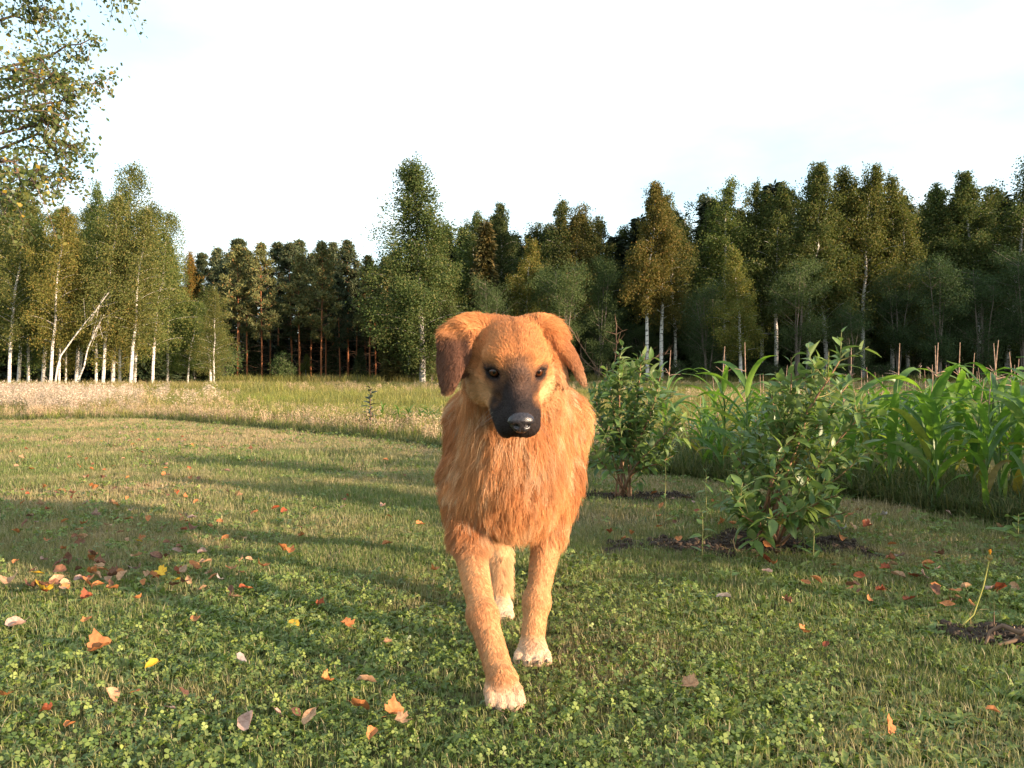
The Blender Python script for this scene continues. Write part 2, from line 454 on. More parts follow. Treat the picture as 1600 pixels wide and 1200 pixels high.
def spruce_tree(seed, H, R, cb=0.05, n=8000, leafm=None):
    rg = np.random.default_rng(seed)
    path = bend_path(H, rg, (0, 0), 0.003)
    tk = MB(); tk.tube(path, 0.010 * H * (1 - np.linspace(0, 1, len(path))) + 0.01, 7)
    V = []; h = cb * H; segs = []
    while h < H * 0.99:
        s = h / H; nbr = 6; a0 = rg.uniform(0, 6.28)
        for k in range(nbr):
            az = a0 + k * 1.047 + rg.normal(0, 0.2); L = (R * (1 - s) ** 0.85 + 0.12) * rg.uniform(0.7, 1.12)
            segs.append((h, az, L, s))
        h += (0.030 - 0.012 * s) * H
    Lw = np.array([q[2] for q in segs]); ci = rg.choice(len(segs), n, p=Lw / Lw.sum())
    sg = np.array(segs)[ci]; u = rg.uniform(0.1, 1.0, n)
    az = sg[:, 1] + rg.normal(0, 0.13, n); L = sg[:, 2]
    P = on_path(path, sg[:, 0] / H) + np.stack([np.cos(az) * L * u, np.sin(az) * L * u, L * (-0.30 * u + 0.22 * u ** 2) + 0.25 * L * sg[:, 3]], -1)
    out = np.stack([np.cos(az), np.sin(az), np.zeros(n)], -1)
    a = unit(out + rg.normal(0, 0.5, (n, 3)) + (0, 0, -0.55)); ln = rg.uniform(0.22, 0.5, n)[:, None] * min(1.0, H / 12 + 0.4)
    b = unit(np.cross(a, rg.normal(0, 1, (n, 3)))) * 0.06
    V = np.stack([P, P + a * ln * 0.5 + b, P + a * ln, P + a * ln * 0.5 - b], 1).reshape(-1, 3)
    for q in segs[::5]:
        d = np.array((math.cos(q[1]), math.sin(q[1]), -0.15)); p0 = on_path(path, np.array(q[0] / H)); tk.tube(np.stack([p0, p0 + d * q[2] * 0.8]), (0.025, 0.008), 3)
    return tk.build('trunk', GREY_BARK, True), mesh_np('crown', V, np.arange(4 * n).reshape(n, 4), leafm or SPRUCE_NEEDLE)

def willow_tree(seed, H, R, n=9000, ls=0.19, stems=4, cb=0.15, leafm=None, bark=None, flat=0.35):
    """several stems, rounded uneven crown"""
    rg = np.random.default_rng(seed)
    tk = MB(); cl = []; wt = []
    for k in range(stems):
        az = rg.uniform(0, 6.28); sp_ = rg.uniform(0.1, 0.55) * R; hh = H * rg.uniform(0.72, 0.98)
        z = np.linspace(0, 1, 7)
        pth = np.stack([np.cos(az) * sp_ * z ** 1.2 + np.cumsum(rg.normal(0, 0.02 * R, 7)), np.sin(az) * sp_ * z ** 1.2 + np.cumsum(rg.normal(0, 0.02 * R, 7)), hh * z], -1)
        pth[0, :2] *= 0.3
        tk.tube(pth, 0.008 * H * (1 - z * 0.9) + 0.006, 6)
        for j in range(16):
            u = rg.uniform(cb, 1.0); p0 = on_path(pth, np.array(u)); a2 = rg.uniform(0, 6.28)
            prof = math.sin(math.pi * min(1, max(0.05, (u - cb * 0.5) / (1.12 - cb * 0.5)))) ** 0.6
            L = R * 0.75 * prof * rg.uniform(0.55, 1.15); el = rg.uniform(0.2, 0.9)
            d = np.array((math.cos(a2), math.sin(a2), el)); tt = np.linspace(0, 1, 3)
            tk.tube(p0 + d * (L * tt)[:, None], np.linspace(0.02, 0.005, 3), 3)
            nc = 5; uu = rg.uniform(0.3, 1.05, nc)
            cl.append(p0 + d * (L * uu)[:, None] + rg.normal(0, 0.06 * R, (nc, 3))); wt.append(rg.uniform(0.4, 1.5, nc))
    cl = np.concatenate(cl); wt = np.concatenate(wt); ci = rg.choice(len(cl), n, p=wt / wt.sum())
    P = cl[ci] + rg.normal(0, 1, (n, 3)) * np.array((0.11, 0.11, 0.09)) * R
    P[:, 2] = np.maximum(P[:, 2], 0.03)
    V, F = leaf_quads(P, ls * rg.uniform(0.7, 1.3, n), rg, 0.1, 0.5)
    return tk.build('trunk', bark or GREY_BARK, True), mesh_np('crown', V, F, leafm or WILLOW_LEAF)

def place_tree(name, meshes, loc, rz, sc, label, group=None, tint=(1, 1, 1), cat='tree', bark=(1, 1, 1)):
    o = empty(name, loc, rz); o.scale = sc if hasattr(sc, '__len__') else (sc, sc, sc)
    tag(o, label, cat, group)
    for nm, me in zip(('trunk', 'crown', 'branches'), meshes):
        q = part(nm, me, o)
        if nm == 'branches': q['kind'] = 'stuff'
        q.color = tuple(tint if nm == 'crown' else bark) + (1,)
    return o

# prototypes (mesh data shared by every tree of a kind); all 10 m tall unless said
B_FAR = [birch_tree(11 + i, 10, (1.75, 1.5, 2.0, 1.55, 1.9)[i], (0.22, 0.32, 0.16, 0.38, 0.26)[i], 25000, 0.094, ragged=0.45, nb=(60, 52, 66, 48, 56)[i], hang=0.9, lean=((0.01, 0), (-0.02, 0), (0, 0), (0.025, 0), (-0.01, 0))[i], top=(1.0, 0.85, 1.1, 0.9, 1.0)[i]) for i in range(5)]
B_FAR.append(birch_tree(19, 10, 1.75, 0.10, 42000, 0.090, nb=96, ragged=0.5, hang=1.1, top=0.85))
B_NEAR = [birch_tree(31 + i, 10, (1.9, 1.7, 1.8, 1.5)[i], (0.20, 0.26, 0.14, 0.22)[i], 24000, 0.084, ragged=0.42, nb=(64, 58, 60, 54)[i], hang=1.0, lean=((0.05, 0), (0.09, 0.0), (0.0, 0.02), (0.12, 0))[i], r0=0.0085, wob=0.010) for i in range(4)]
PINE = [pine_tree(51 + i, 10, (1.7, 1.5, 1.9, 1.5)[i], (0.48, 0.40, 0.34, 0.52)[i], 9500) for i in range(4)]
SPRUCE = [spruce_tree(61 + i, 10, (1.5, 1.8)[i], 0.04, 12000) for i in range(2)]
WILLOW = [willow_tree(71 + i, 10, (3.0, 2.6, 3.4)[i], 20000, 0.115, (4, 3, 5)[i], (0.28, 0.2, 0.12)[i]) for i in range(3)]
SHRUB = [willow_tree(81 + i, 3, (1.3, 1.6)[i], 2600, 0.15, 6, 0.05) for i in range(2)]

def tall(d, top): return CAMH - (top - 590) / F_PX * d
rt = random.Random(5)
def near_what(px):
    for lim, w in ((230, 'behind the left birch clump'), (345, 'behind the narrow birch at the pines'), (440, 'behind the left pines'), (540, 'behind the tallest pine'), (620, 'behind the dark right hand pines'), (720, 'behind the tallest birch'),
                   (800, 'behind the brown topped spruce'), (905, 'behind the pale stemmed grove'), (985, 'behind the broad leafy tree'), (1075, 'behind the twin rusty birches'), (1150, 'behind the green high tipped birch'), (1235, 'behind the bushy sunlit birch'),
                   (1340, 'behind the highest birches of the tall row'), (1430, 'behind the golden end of the tall row'), (1510, 'behind the dark gap in the wood'), (1560, 'behind the birch with the sunlit trunk')):
        if px < lim: return w
    return 'behind the last trees at the right edge'
def T(kind, px, d, top, label=None, wid=1.0, tint=(1, 1, 1), group=None, var=None, bark=(1, 1, 1), name=None):
    pools = {'birch': B_FAR, 'near': B_NEAR, 'pine': PINE, 'spruce': SPRUCE, 'willow': WILLOW, 'shrub': SHRUB}
    base = 3.0 if kind == 'shrub' else 10.0
    pool = pools[kind]; me = pool[(var if var is not None else rt.randrange(min(5, len(pool)))) % len(pool)]
    h = tall(d, top) / base
    if group and label: label = label + ' ' + (near_what(px).replace('behind', 'below') if kind == 'shrub' or 'undergrowth' in label else near_what(px))
    nm = name or {'birch': 'birch_tree', 'near': 'birch_tree', 'pine': 'pine_tree', 'spruce': 'spruce_tree', 'willow': 'willow_tree', 'shrub': 'shrub'}[kind]
    j = rt.uniform(0.88, 1.12)
    rz = 0.0 if kind == 'near' else rt.uniform(0, 6.28)
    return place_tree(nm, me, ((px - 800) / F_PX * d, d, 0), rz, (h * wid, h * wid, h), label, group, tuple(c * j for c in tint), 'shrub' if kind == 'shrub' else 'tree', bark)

OLIVE = (1.2, 1.15, 0.95); GOLD = (1.42, 1.2, 0.85); GRN = (0.9, 1.12, 0.9); DK = (0.62, 0.70, 0.72); BRN = (1.6, 0.95, 0.6)  # crown tints; DK puts the shade of the wood into the leaf colour
# ---- birches at the left edge of the wood
T('near', 14, 38, 300, 'birch at the far left edge with a straight white lower trunk', 1.0, OLIVE, var=0)
T('near', 44, 39.5, 318, 'birch with a grey mottled trunk just right of the leftmost white birch', 0.9, GRN, var=2)
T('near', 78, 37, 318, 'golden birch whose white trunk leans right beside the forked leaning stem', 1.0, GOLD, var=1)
T('near', 92, 38.5, 335, 'slender birch close behind the leaning golden birch', 0.8, OLIVE, var=0)
T('near', 103, 39.5, 345, 'thin white stemmed birch in the middle of the close left clump', 0.8, GOLD, var=2)
T('near', 160, 38, 300, 'birch with a short stretch of white trunk alone between two clumps', 1.0, OLIVE, var=1)
T('near', 176, 40, 256, 'tallest birch of the left group with the high pointed crown', 1.0, (1.15, 1.2, 0.95), var=0)
T('near', 150, 43, 282, 'bluish green birch top rising left of the tallest left birch', 0.8, GRN, var=2)
T('near', 187, 38.5, 372, 'low birch with golden foliage in front of the tallest left birch', 1.1, GOLD, var=2)
T('near', 203, 38, 322, 'birch whose bare white trunk curves up to the right end of the left group', 1.1, OLIVE, var=1)
T('near', 238, 42, 330, 'birch with the rounded crown at the right end of the left group', 1.05, (1.1, 1.15, 0.9), var=0)
T('near', 262, 46, 372, 'green birch sloping down towards the pines', 1.0, GRN, var=2)
for px, d, top in ((-30, 42, 300), (-60, 40, 310), (28, 46, 318), (66, 48, 322), (118, 47, 318), (122, 52, 330), (210, 50, 318), (-20, 50, 320)):
    T('near', px, d, top, 'birch of the second row', 1.1, (0.95, 1.0, 0.85), 'birches behind the left clump')
for k, px in enumerate(range(-70, 345, 21)):
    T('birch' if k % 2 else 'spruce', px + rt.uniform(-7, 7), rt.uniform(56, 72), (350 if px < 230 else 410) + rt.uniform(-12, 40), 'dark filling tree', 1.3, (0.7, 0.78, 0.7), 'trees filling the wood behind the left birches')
T('near', 293, 46, 470, 'small birch with a pale trunk left of the narrow birch before the pines', 1.3, GRN, var=0)
T('near', 334, 44, 448, 'narrow leafy birch with white foot standing in front of the pines', 1.1, OLIVE, var=2)
T('birch', 303, 60, 392, 'rusty brown birch between the left birches and the pines', 0.8, BRN, var=1)
def leaning(name, pts, rad, label, n, seed, tint):
    rg = np.random.default_rng(seed); pts = np.array(pts); o = empty(name, pts[0]); tag(o, label, 'tree')
    tk = MB(); q = on_path(pts, np.linspace(0, 1, 12)) - pts[0]; tk.tube(q, np.linspace(rad, rad * 0.35, 12), 7)
    c = on_path(q, rg.uniform(0.6, 1.05, 40)) + rg.normal(0, 0.35, (40, 3))
    for e in c[:14]: 
        s0 = on_path(q, np.array(rg.uniform(0.5, 1.0))); tk.tube(np.stack([s0, e]), (0.012, 0.004), 3)
    P = c[rg.integers(0, 40, n)] + rg.normal(0, 0.16, (n, 3)); V, F = leaf_quads(P, 0.08 * rg.uniform(0.7, 1.3, n), rg)
    part('trunk', tk.build('trunk', BIRCH_BARK, True), o); k = part('crown', mesh_np('crown', V, F, BIRCH_LEAF), o); k.color = tint + (1,)
leaning('birch_tree', [at(84, 37.2, 614), at(92, 36.8, 560), at(124, 36.6, 516), at(150, 36.5, 485), at(172, 36.5, 455)], 0.045, 'forked birch stem leaning strongly right across the left clump', 900, 5, OLIVE)
leaning('birch_tree', [at(115, 37.4, 608), at(131, 37.0, 575), at(137, 36.8, 545), at(152, 36.8, 512), at(163, 36.8, 492)], 0.042, 'short crooked white birch stem bent to the right of the left clump', 800, 6, GOLD)
# ---- pines: sunlight in front and shade behind put into the crown tints
PL = ['pine with a thick orange trunk nearest the birches', 'orange trunked pine second from the birches', 'straight orange pine third from the birches', 'pine with a slim red trunk left of the tallest pine',
      'tallest pine of the row with a bright orange trunk', 'thin pine close to the right of the tallest pine', 'dark shaded pine at the right end of the pine row', 'last pine before the gap left of the big birch']
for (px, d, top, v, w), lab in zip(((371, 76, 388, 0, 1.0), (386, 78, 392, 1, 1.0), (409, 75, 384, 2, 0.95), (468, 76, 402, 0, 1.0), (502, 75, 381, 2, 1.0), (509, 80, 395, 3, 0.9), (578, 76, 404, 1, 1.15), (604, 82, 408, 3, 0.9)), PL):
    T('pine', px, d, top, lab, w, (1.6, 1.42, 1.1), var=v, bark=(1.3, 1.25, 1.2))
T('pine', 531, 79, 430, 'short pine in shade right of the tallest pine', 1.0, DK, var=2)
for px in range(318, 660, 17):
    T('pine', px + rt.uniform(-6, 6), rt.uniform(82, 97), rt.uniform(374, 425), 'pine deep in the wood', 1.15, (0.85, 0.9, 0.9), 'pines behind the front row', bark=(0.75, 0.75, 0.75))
for px in range(345, 650, 44):
    T('spruce' if px % 3 else 'birch', px + rt.uniform(-8, 8), rt.uniform(78, 84), rt.uniform(500, 556), 'low young tree between the pine trunks', 1.5, (1.1, 1.15, 0.9), 'young growth between the pines')
for px in range(340, 660, 26):
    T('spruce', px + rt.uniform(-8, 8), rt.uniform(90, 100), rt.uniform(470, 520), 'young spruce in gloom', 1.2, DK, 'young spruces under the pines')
T('spruce', 612, 74, 516, 'small reddish spruce at the wood edge left of the big birch', 1.3, (2.2, 1.5, 1.0), var=1)
for px, top, lab in ((352, 540, 'green bush at the foot of the pines beside the narrow birch'), (438, 552, 'bright bush at the wood edge left of the tall pines'), (448, 566, 'low bush against the trunks of the middle pines'), (560, 588, 'round low bush at the field edge under the dark pines')):
    T('shrub', px, 74, top, lab, 1.0, (1.0, 1.15, 0.9))
# ---- the big birch and the wood to its right; crown tints also carry sunlight and shade
T('birch', 660, 70, 250, 'tallest birch left of the dog head with a pointed high crown', 1.3, (0.85, 1.0, 0.9), var=5, bark=(0.5, 0.5, 0.5))
T('birch', 690, 73, 350, 'broad birch shoulder on the right of the tallest birch', 1.35, (1.0, 1.05, 0.9), var=0)
T('birch', 640, 75, 372, 'birch low at the left side of the tallest birch', 1.0, (0.9, 1.0, 0.95), var=4)
T('birch', 738, 80, 328, 'birch top between the tallest birch and the brown topped spruce', 0.95, (0.9, 1.0, 0.9), var=1)
T('spruce', 757, 78, 345, 'spruce with a cone laden brown top above the dog head', 1.0, (2.0, 1.3, 0.9), var=0)
T('birch', 795, 82, 320, 'dark narrow birch right of the brown topped spruce', 0.95, DK, var=3)
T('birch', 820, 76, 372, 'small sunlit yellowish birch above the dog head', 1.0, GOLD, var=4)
T('birch', 860, 84, 312, 'wide dark birch behind the grove of white stems', 1.15, (0.75, 0.8, 0.75), var=0)
T('birch', 893, 83, 316, 'brownish birch crown right of the wide dark birch', 1.05, (1.1, 0.9, 0.75), var=2)
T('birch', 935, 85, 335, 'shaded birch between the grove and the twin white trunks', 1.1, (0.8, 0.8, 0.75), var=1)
T('willow', 880, 73, 405, 'airy grove tree with pale thin stems right above the dog ear', 0.9, (1.0, 1.08, 0.9), var=0, bark=(1.6, 1.5, 1.4))
T('willow', 935, 74, 405, 'broad leafy tree right of the pale stemmed grove tree', 0.85, (0.95, 1.05, 0.9), var=1, bark=(1.5, 1.4, 1.3))
T('willow', 845, 75, 420, 'leafy tree with two white stems left in the grove', 0.8, (0.9, 1.0, 0.85), var=1, bark=(2.0, 1.9, 1.8))
T('willow', 765, 72, 425, 'grey green willow just left above the dog head', 0.75, (0.95, 1.05, 0.95), var=2)
T('willow', 705, 71, 470, 'light grey leaved willow beside the foot of the tallest birch', 0.8, (1.4, 1.3, 1.15), var=1)
T('willow', 675, 71, 505, 'small pale willow bush left of the dog ear', 0.8, (1.5, 1.3, 1.1), var=2)
T('birch', 1012, 73, 292, 'left one of the twin tall birches with white trunks and rusty crown', 0.95, (1.2, 0.92, 0.72), var=3)
T('birch', 1034, 73.6, 286, 'right one of the twin tall birches with white trunks and rusty crown', 1.0, (1.15, 0.90, 0.70), var=1)
T('birch', 1055, 79, 305, 'grey green birch top close behind the twin birches', 0.9, (0.85, 0.85, 0.8), var=4)
T('birch', 1130, 78, 274, 'green birch with the high tip between the twin birches and the tall row', 1.0, (0.95, 1.08, 0.85), var=2)
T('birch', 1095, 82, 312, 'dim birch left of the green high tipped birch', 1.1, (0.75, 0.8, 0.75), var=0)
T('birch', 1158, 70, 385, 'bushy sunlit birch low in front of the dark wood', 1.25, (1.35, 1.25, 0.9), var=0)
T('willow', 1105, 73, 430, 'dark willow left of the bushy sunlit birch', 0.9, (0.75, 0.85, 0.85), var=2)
T('willow', 1245, 72, 405, 'rounded grey green willow right of the bushy sunlit birch', 1.0, (0.95, 1.02, 0.9), var=0)
for px, top, v, lab in ((1190, 290, 0, 'first birch of the tall row right of the green tip'), (1212, 284, 1, 'second birch of the tall row with a pinkish trunk'), (1262, 258, 3, 'dark pointed birch early in the tall row'),
                        (1292, 248, 2, 'highest birch of the tall right row'), (1320, 264, 1, 'birch right beside the highest of the tall row'), (1349, 254, 4, 'birch with two sharp tips in the tall row'),
                        (1395, 270, 0, 'golden brown birch near the end of the tall row'), (1420, 298, 2, 'birch ending the tall row before the dark gap')):
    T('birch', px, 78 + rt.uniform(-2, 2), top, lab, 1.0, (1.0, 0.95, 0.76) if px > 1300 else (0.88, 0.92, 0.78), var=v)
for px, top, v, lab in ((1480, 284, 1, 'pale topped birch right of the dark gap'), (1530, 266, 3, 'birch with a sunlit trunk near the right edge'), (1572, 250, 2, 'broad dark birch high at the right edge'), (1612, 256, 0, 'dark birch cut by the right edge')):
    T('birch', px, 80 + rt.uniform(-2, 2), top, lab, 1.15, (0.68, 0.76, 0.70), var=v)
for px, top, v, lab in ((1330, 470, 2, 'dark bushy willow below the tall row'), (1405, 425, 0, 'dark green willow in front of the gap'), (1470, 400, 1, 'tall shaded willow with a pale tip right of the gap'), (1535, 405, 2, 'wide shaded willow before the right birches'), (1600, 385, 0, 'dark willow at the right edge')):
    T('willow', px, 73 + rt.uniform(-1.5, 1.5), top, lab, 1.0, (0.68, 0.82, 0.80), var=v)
for k, px in enumerate(range(700, 1680, 17)):
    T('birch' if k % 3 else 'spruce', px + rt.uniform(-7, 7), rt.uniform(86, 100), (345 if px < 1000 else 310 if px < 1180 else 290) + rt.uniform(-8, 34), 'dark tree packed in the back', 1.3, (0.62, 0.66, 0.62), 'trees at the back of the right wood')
for px in range(640, 1690, 24):
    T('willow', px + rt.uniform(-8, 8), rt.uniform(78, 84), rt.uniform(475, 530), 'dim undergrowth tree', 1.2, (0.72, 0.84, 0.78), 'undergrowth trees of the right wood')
for px in range(610, 1680, 30):
    T('shrub', px + rt.uniform(-8, 8), rt.uniform(72.5, 76), rt.uniform(560, 575), 'low bush at the field edge', 1.1, (0.7, 0.8, 0.75), 'bushes along the far field edge')
for px in range(-90, 1720, 34):
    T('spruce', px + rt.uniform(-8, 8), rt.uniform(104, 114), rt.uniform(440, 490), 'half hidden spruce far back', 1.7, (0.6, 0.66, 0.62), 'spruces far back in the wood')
# bare brown tree in the grove
def bare(seed, H):
    rg = np.random.default_rng(seed); tk = MB()
    for k in range(5):
        p = np.array((0, 0, 0.0)); d = unit(np.array((rg.normal(0, 0.35), rg.normal(0, 0.3), 1))); pts = [p]
        for j in range(6):
            d = unit(d + rg.normal(0, 0.16, 3)); p = p + d * H / 6; pts.append(p.copy())
            if j > 0:
                for q in range(3):
                    e = unit(d + rg.normal(0, 0.7, 3)); tk.tube(np.stack([p, p + e * H * 0.12, p + e * H * 0.2 + rg.normal(0, 0.1, 3)]), (0.028, 0.018, 0.008), 3)
        tk.tube(np.array(pts), np.linspace(0.07, 0.015, 7), 5)
    return tk.build('trunk', TWIG, False)
o = empty('bare_tree', ((955 - 800) / F_PX * 71, 71, 0)); tag(o, 'leafless reddish brown small tree right of the dog at the wood edge', 'tree')
part('trunk', bare(3, 5.6), o)
# ---- wood closing the field on the right, outside the view: it keeps the low sun off the lower right wood
for k in range(26):
    y = 4 + (k % 13) * 5.4 + rt.uniform(-1.5, 1.5); x = (60 if k < 13 else 67) + rt.uniform(-2, 2)
    me = B_FAR[k % 5]; h = rt.uniform(1.5, 1.85)
    place_tree('birch_tree', me, (x, y, 0), rt.uniform(0, 6.28), (h * 1.5, h * 1.5, h), 'tall birch of the wood that closes the field to the right', 'birches right of the field', (0.8, 0.85, 0.75))

# ---- the near birch whose branches hang in at the top left
rg = np.random.default_rng(91)
o = empty('birch_tree', (-6.6, 7.6, 0)); tag(o, 'near birch reaching in with loose leafy branches at the upper left', 'tree')
tk = MB(); tw_ = MB(); BP = np.array((-6.6, 7.6, 0))
tk.tube(bend_path(9.0, rg, (0.02, 0), 0.004), 0.10 * (1 - np.linspace(0, 1, 9) * 0.85), 10)
cl = []
BR = [((-6.55, 7.6, 3.0), (40, 170, 7.2), (130, 150, 7.0)), ((-6.55, 7.6, 2.6), (40, 192, 7.1), (110, 186, 6.9)), ((-6.5, 7.6, 3.4), (60, 90, 7.3), (150, 60, 7.2)),
      ((-6.5, 7.6, 3.7), (30, 30, 7.5), (70, 10, 7.6)), ((-6.55, 7.6, 2.4), (20, 250, 6.6), (60, 296, 6.4)), ((-6.55, 7.6, 2.9), (80, 130, 7.7), (176, 150, 7.6)),
      ((-6.55, 7.6, 2.5), (60, 215, 7.6), (120, 236, 7.6)), ((-6.5, 7.6, 3.2), (20, 120, 6.8), (90, 110, 6.5)), ((-6.5, 7.6, 4.6), (150, -40, 7.4), (200, -8, 7.3)),
      ((-6.5, 7.6, 4.2), (60, -30, 7.2), (110, -60, 7.2)), ((-6.55, 7.6, 2.2), (-10, 300, 6.6), (30, 318, 6.3)), ((-6.55, 7.6, 2.3), (50, 262, 7.8), (100, 280, 7.8))]
for s0, mid, tip in BR:
    P3 = np.stack([np.array(s0), at(mid[0], mid[2], mid[1]), at(tip[0], tip[2], tip[1])])
    q = on_path(P3, np.linspace(0, 1, 9)); q[1:-1] += rg.normal(0, 0.035, (7, 3)); q = q - BP
    tw_.tube(q, np.linspace(0.020, 0.004, 9), 5)
    for k in range(44):
        u = rg.uniform(0.38, 1.0); p0 = on_path(q, np.array(u)); d = unit(np.array((rg.normal(0.25, 0.6), rg.normal(0, 0.6), rg.normal(0.0, 0.6)))); L = rg.uniform(0.15, 0.55) * (1.15 - 0.5 * u)
        pts = p0 + d * (L * np.linspace(0, 1, 4))[:, None] + np.array((0, 0, -1)) * (0.35 * L * np.linspace(0, 1, 4) ** 2)[:, None]
        tw_.tube(pts, (0.004, 0.003, 0.002, 0.001), 3)
        nl_ = rg.integers(7, 20); uu = rg.uniform(0.15, 1.05, nl_)
        cl.append(p0 + d * (L * uu)[:, None] + np.array((0, 0, -1)) * (0.35 * L * uu ** 2)[:, None] + rg.normal(0, 0.035, (nl_, 3)))
# rest of the crown above and behind, outside the view
hi_ = on_path(bend_path(9.0, rg, (0.02, 0), 0.004), rg.uniform(0.5, 1.0, 90))
for c0 in hi_:
    e = c0 + np.array((rg.normal(-0.5, 0.7), rg.normal(0.2, 0.9), rg.normal(0.4, 0.4))); tk.tube(np.stack([c0, e]), (0.012, 0.004), 3)
    cl.append(e + rg.normal(0, 0.22, (45, 3)))
cl = np.concatenate(cl)
part('trunk', tk.build('trunk', BIRCH_BARK, True), o); part('branches', tw_.build('branches', TWIG), o)['kind'] = 'stuff'
V, F = leaf_quads(cl, 0.042 * rg.uniform(0.7, 1.3, len(cl)), rg, 0.7, 0.72)
NEAR_LEAF = leaf_mat('near_birch_leaf', [(0.0, (0.060, 0.090, 0.030)), (0.6, (0.105, 0.135, 0.042)), (0.96, (0.16, 0.16, 0.045)), (0.985, (0.40, 0.27, 0.04)), (1.0, (0.50, 0.30, 0.04))], 0.40, 0.4, spec=0.4)
part('crown', mesh_np('crown', V, F, NEAR_LEAF), o)
# ================================================================== DOG
rng = np.random.default_rng(7)
H0 = np.array((0.000, 1.765, 0.734))
hf = unit(np.array((0.105, -0.835, -0.545)))           # muzzle direction
hr = unit(np.cross(np.array((0.0, 0, 1.0)), -hf)) * 1.0
hr = unit(np.array((hr[0], hr[1], hr[2])))
if hr[0] < 0: hr = -hr
hu = unit(np.cross(hr, hf)); hu = hu if hu[2] > 0 else -hu
HM = np.stack([hr, hf, hu], 1)
def hd(r, f, u): return H0 + HM @ np.array((r, f, u))

PR = []      # (type, data, k, op)
def cap(a, b, ra, rb, k=0.03): PR.append(('cap', np.array(a, float), np.array(b, float), ra, rb, k, 0))
def ell(c, rad, k=0.03, M=None, sub=False): PR.append(('ell', np.array(c, float), np.array(rad, float), M, None, k, 1 if sub else 0))

# trunk of the body
ell((0.006, 2.04, 0.475), (0.122, 0.165, 0.205), 0.05)
ell((0.022, 2.30, 0.47), (0.135, 0.30, 0.165), 0.06)
ell((0.040, 2.60, 0.50), (0.120, 0.16, 0.15), 0.06)
cap((-0.094, 2.06, 0.57), (-0.094, 1.97, 0.40), 0.072, 0.060, 0.05)
cap((0.122, 2.07, 0.57), (0.096, 2.02, 0.40), 0.074, 0.060, 0.05)
cap((0.010, 2.02, 0.58), (0.004, 1.84, 0.69), 0.125, 0.085, 0.06)
ell((0.008, 1.925, 0.47), (0.095, 0.08, 0.14), 0.06)
# forward leg (dog's right)
cap((-0.112, 2.00, 0.43), (-0.105, 1.93, 0.29), 0.064, 0.041, 0.03)
cap((-0.105, 1.93, 0.29), (-0.064, 1.745, 0.165), 0.039, 0.027, 0.02)
ell((-0.064, 1.742, 0.163), (0.033, 0.033, 0.034), 0.015)
cap((-0.064, 1.745, 0.160), (-0.030, 1.665, 0.080), 0.030, 0.028, 0.015)
ell((-0.020, 1.640, 0.052), (0.034, 0.030, 0.042), 0.012)
pdir = unit(np.array((0.012, -0.030, -0.040)))
for sx, ln in ((-0.027, 0.024), (-0.010, 0.034), (0.010, 0.034), (0.027, 0.024)):
    b = np.array((-0.018 + sx * 0.9, 1.628, 0.046))
    cap(b, b + pdir * ln + np.array((sx * 0.15, 0, 0)), 0.0150, 0.0120, 0.003)
# standing leg (dog's left)
cap((0.108, 2.03, 0.43), (0.092, 2.02, 0.29), 0.060, 0.038, 0.03)
cap((0.092, 2.02, 0.29), (0.060, 1.955, 0.135), 0.036, 0.027, 0.02)
ell((0.060, 1.952, 0.135), (0.032, 0.032, 0.034), 0.015)
cap((0.060, 1.955, 0.13), (0.050, 1.93, 0.055), 0.029, 0.028, 0.015)
ell((0.049, 1.912, 0.033), (0.036, 0.040, 0.026), 0.012)
for sx, ln in ((-0.028, 0.018), (-0.010, 0.028), (0.010, 0.028), (0.028, 0.018)):
    b = np.array((0.048 + sx, 1.895, 0.024))
    cap(b, b + np.array((sx * 0.15, -ln, -0.006)), 0.0155, 0.0125, 0.003)
# hind legs
cap((-0.05, 2.60, 0.46), (-0.075, 2.43, 0.32), 0.105, 0.060, 0.04)
cap((-0.075, 2.43, 0.32), (-0.035, 2.42, 0.15), 0.052, 0.030, 0.025)
cap((-0.035, 2.42, 0.15), (-0.032, 2.31, 0.05), 0.030, 0.026, 0.015)
ell((-0.031, 2.275, 0.030), (0.034, 0.050, 0.026), 0.012)
for sx in (-0.022, -0.008, 0.008, 0.022):
    b = np.array((-0.031 + sx, 2.24, 0.022)); cap(b, b + np.array((sx * 0.1, -0.02, -0.004)), 0.014, 0.012, 0.006)
cap((0.10, 2.62, 0.46), (0.125, 2.60, 0.31), 0.100, 0.058, 0.04)
cap((0.125, 2.60, 0.31), (0.095, 2.80, 0.18), 0.050, 0.028, 0.025)
cap((0.095, 2.80, 0.18), (0.092, 2.76, 0.05), 0.027, 0.025, 0.015)
ell((0.092, 2.735, 0.030), (0.034, 0.050, 0.026), 0.012)
for sx in (-0.022, -0.008, 0.008, 0.022):
    b = np.array((0.092 + sx, 2.70, 0.022)); cap(b, b + np.array((sx * 0.1, -0.02, -0.004)), 0.014, 0.012, 0.006)
# tail
cap((0.04, 2.74, 0.56), (0.045, 2.90, 0.44), 0.040, 0.032, 0.03)
cap((0.045, 2.90, 0.44), (0.05, 2.98, 0.27), 0.032, 0.016, 0.03)
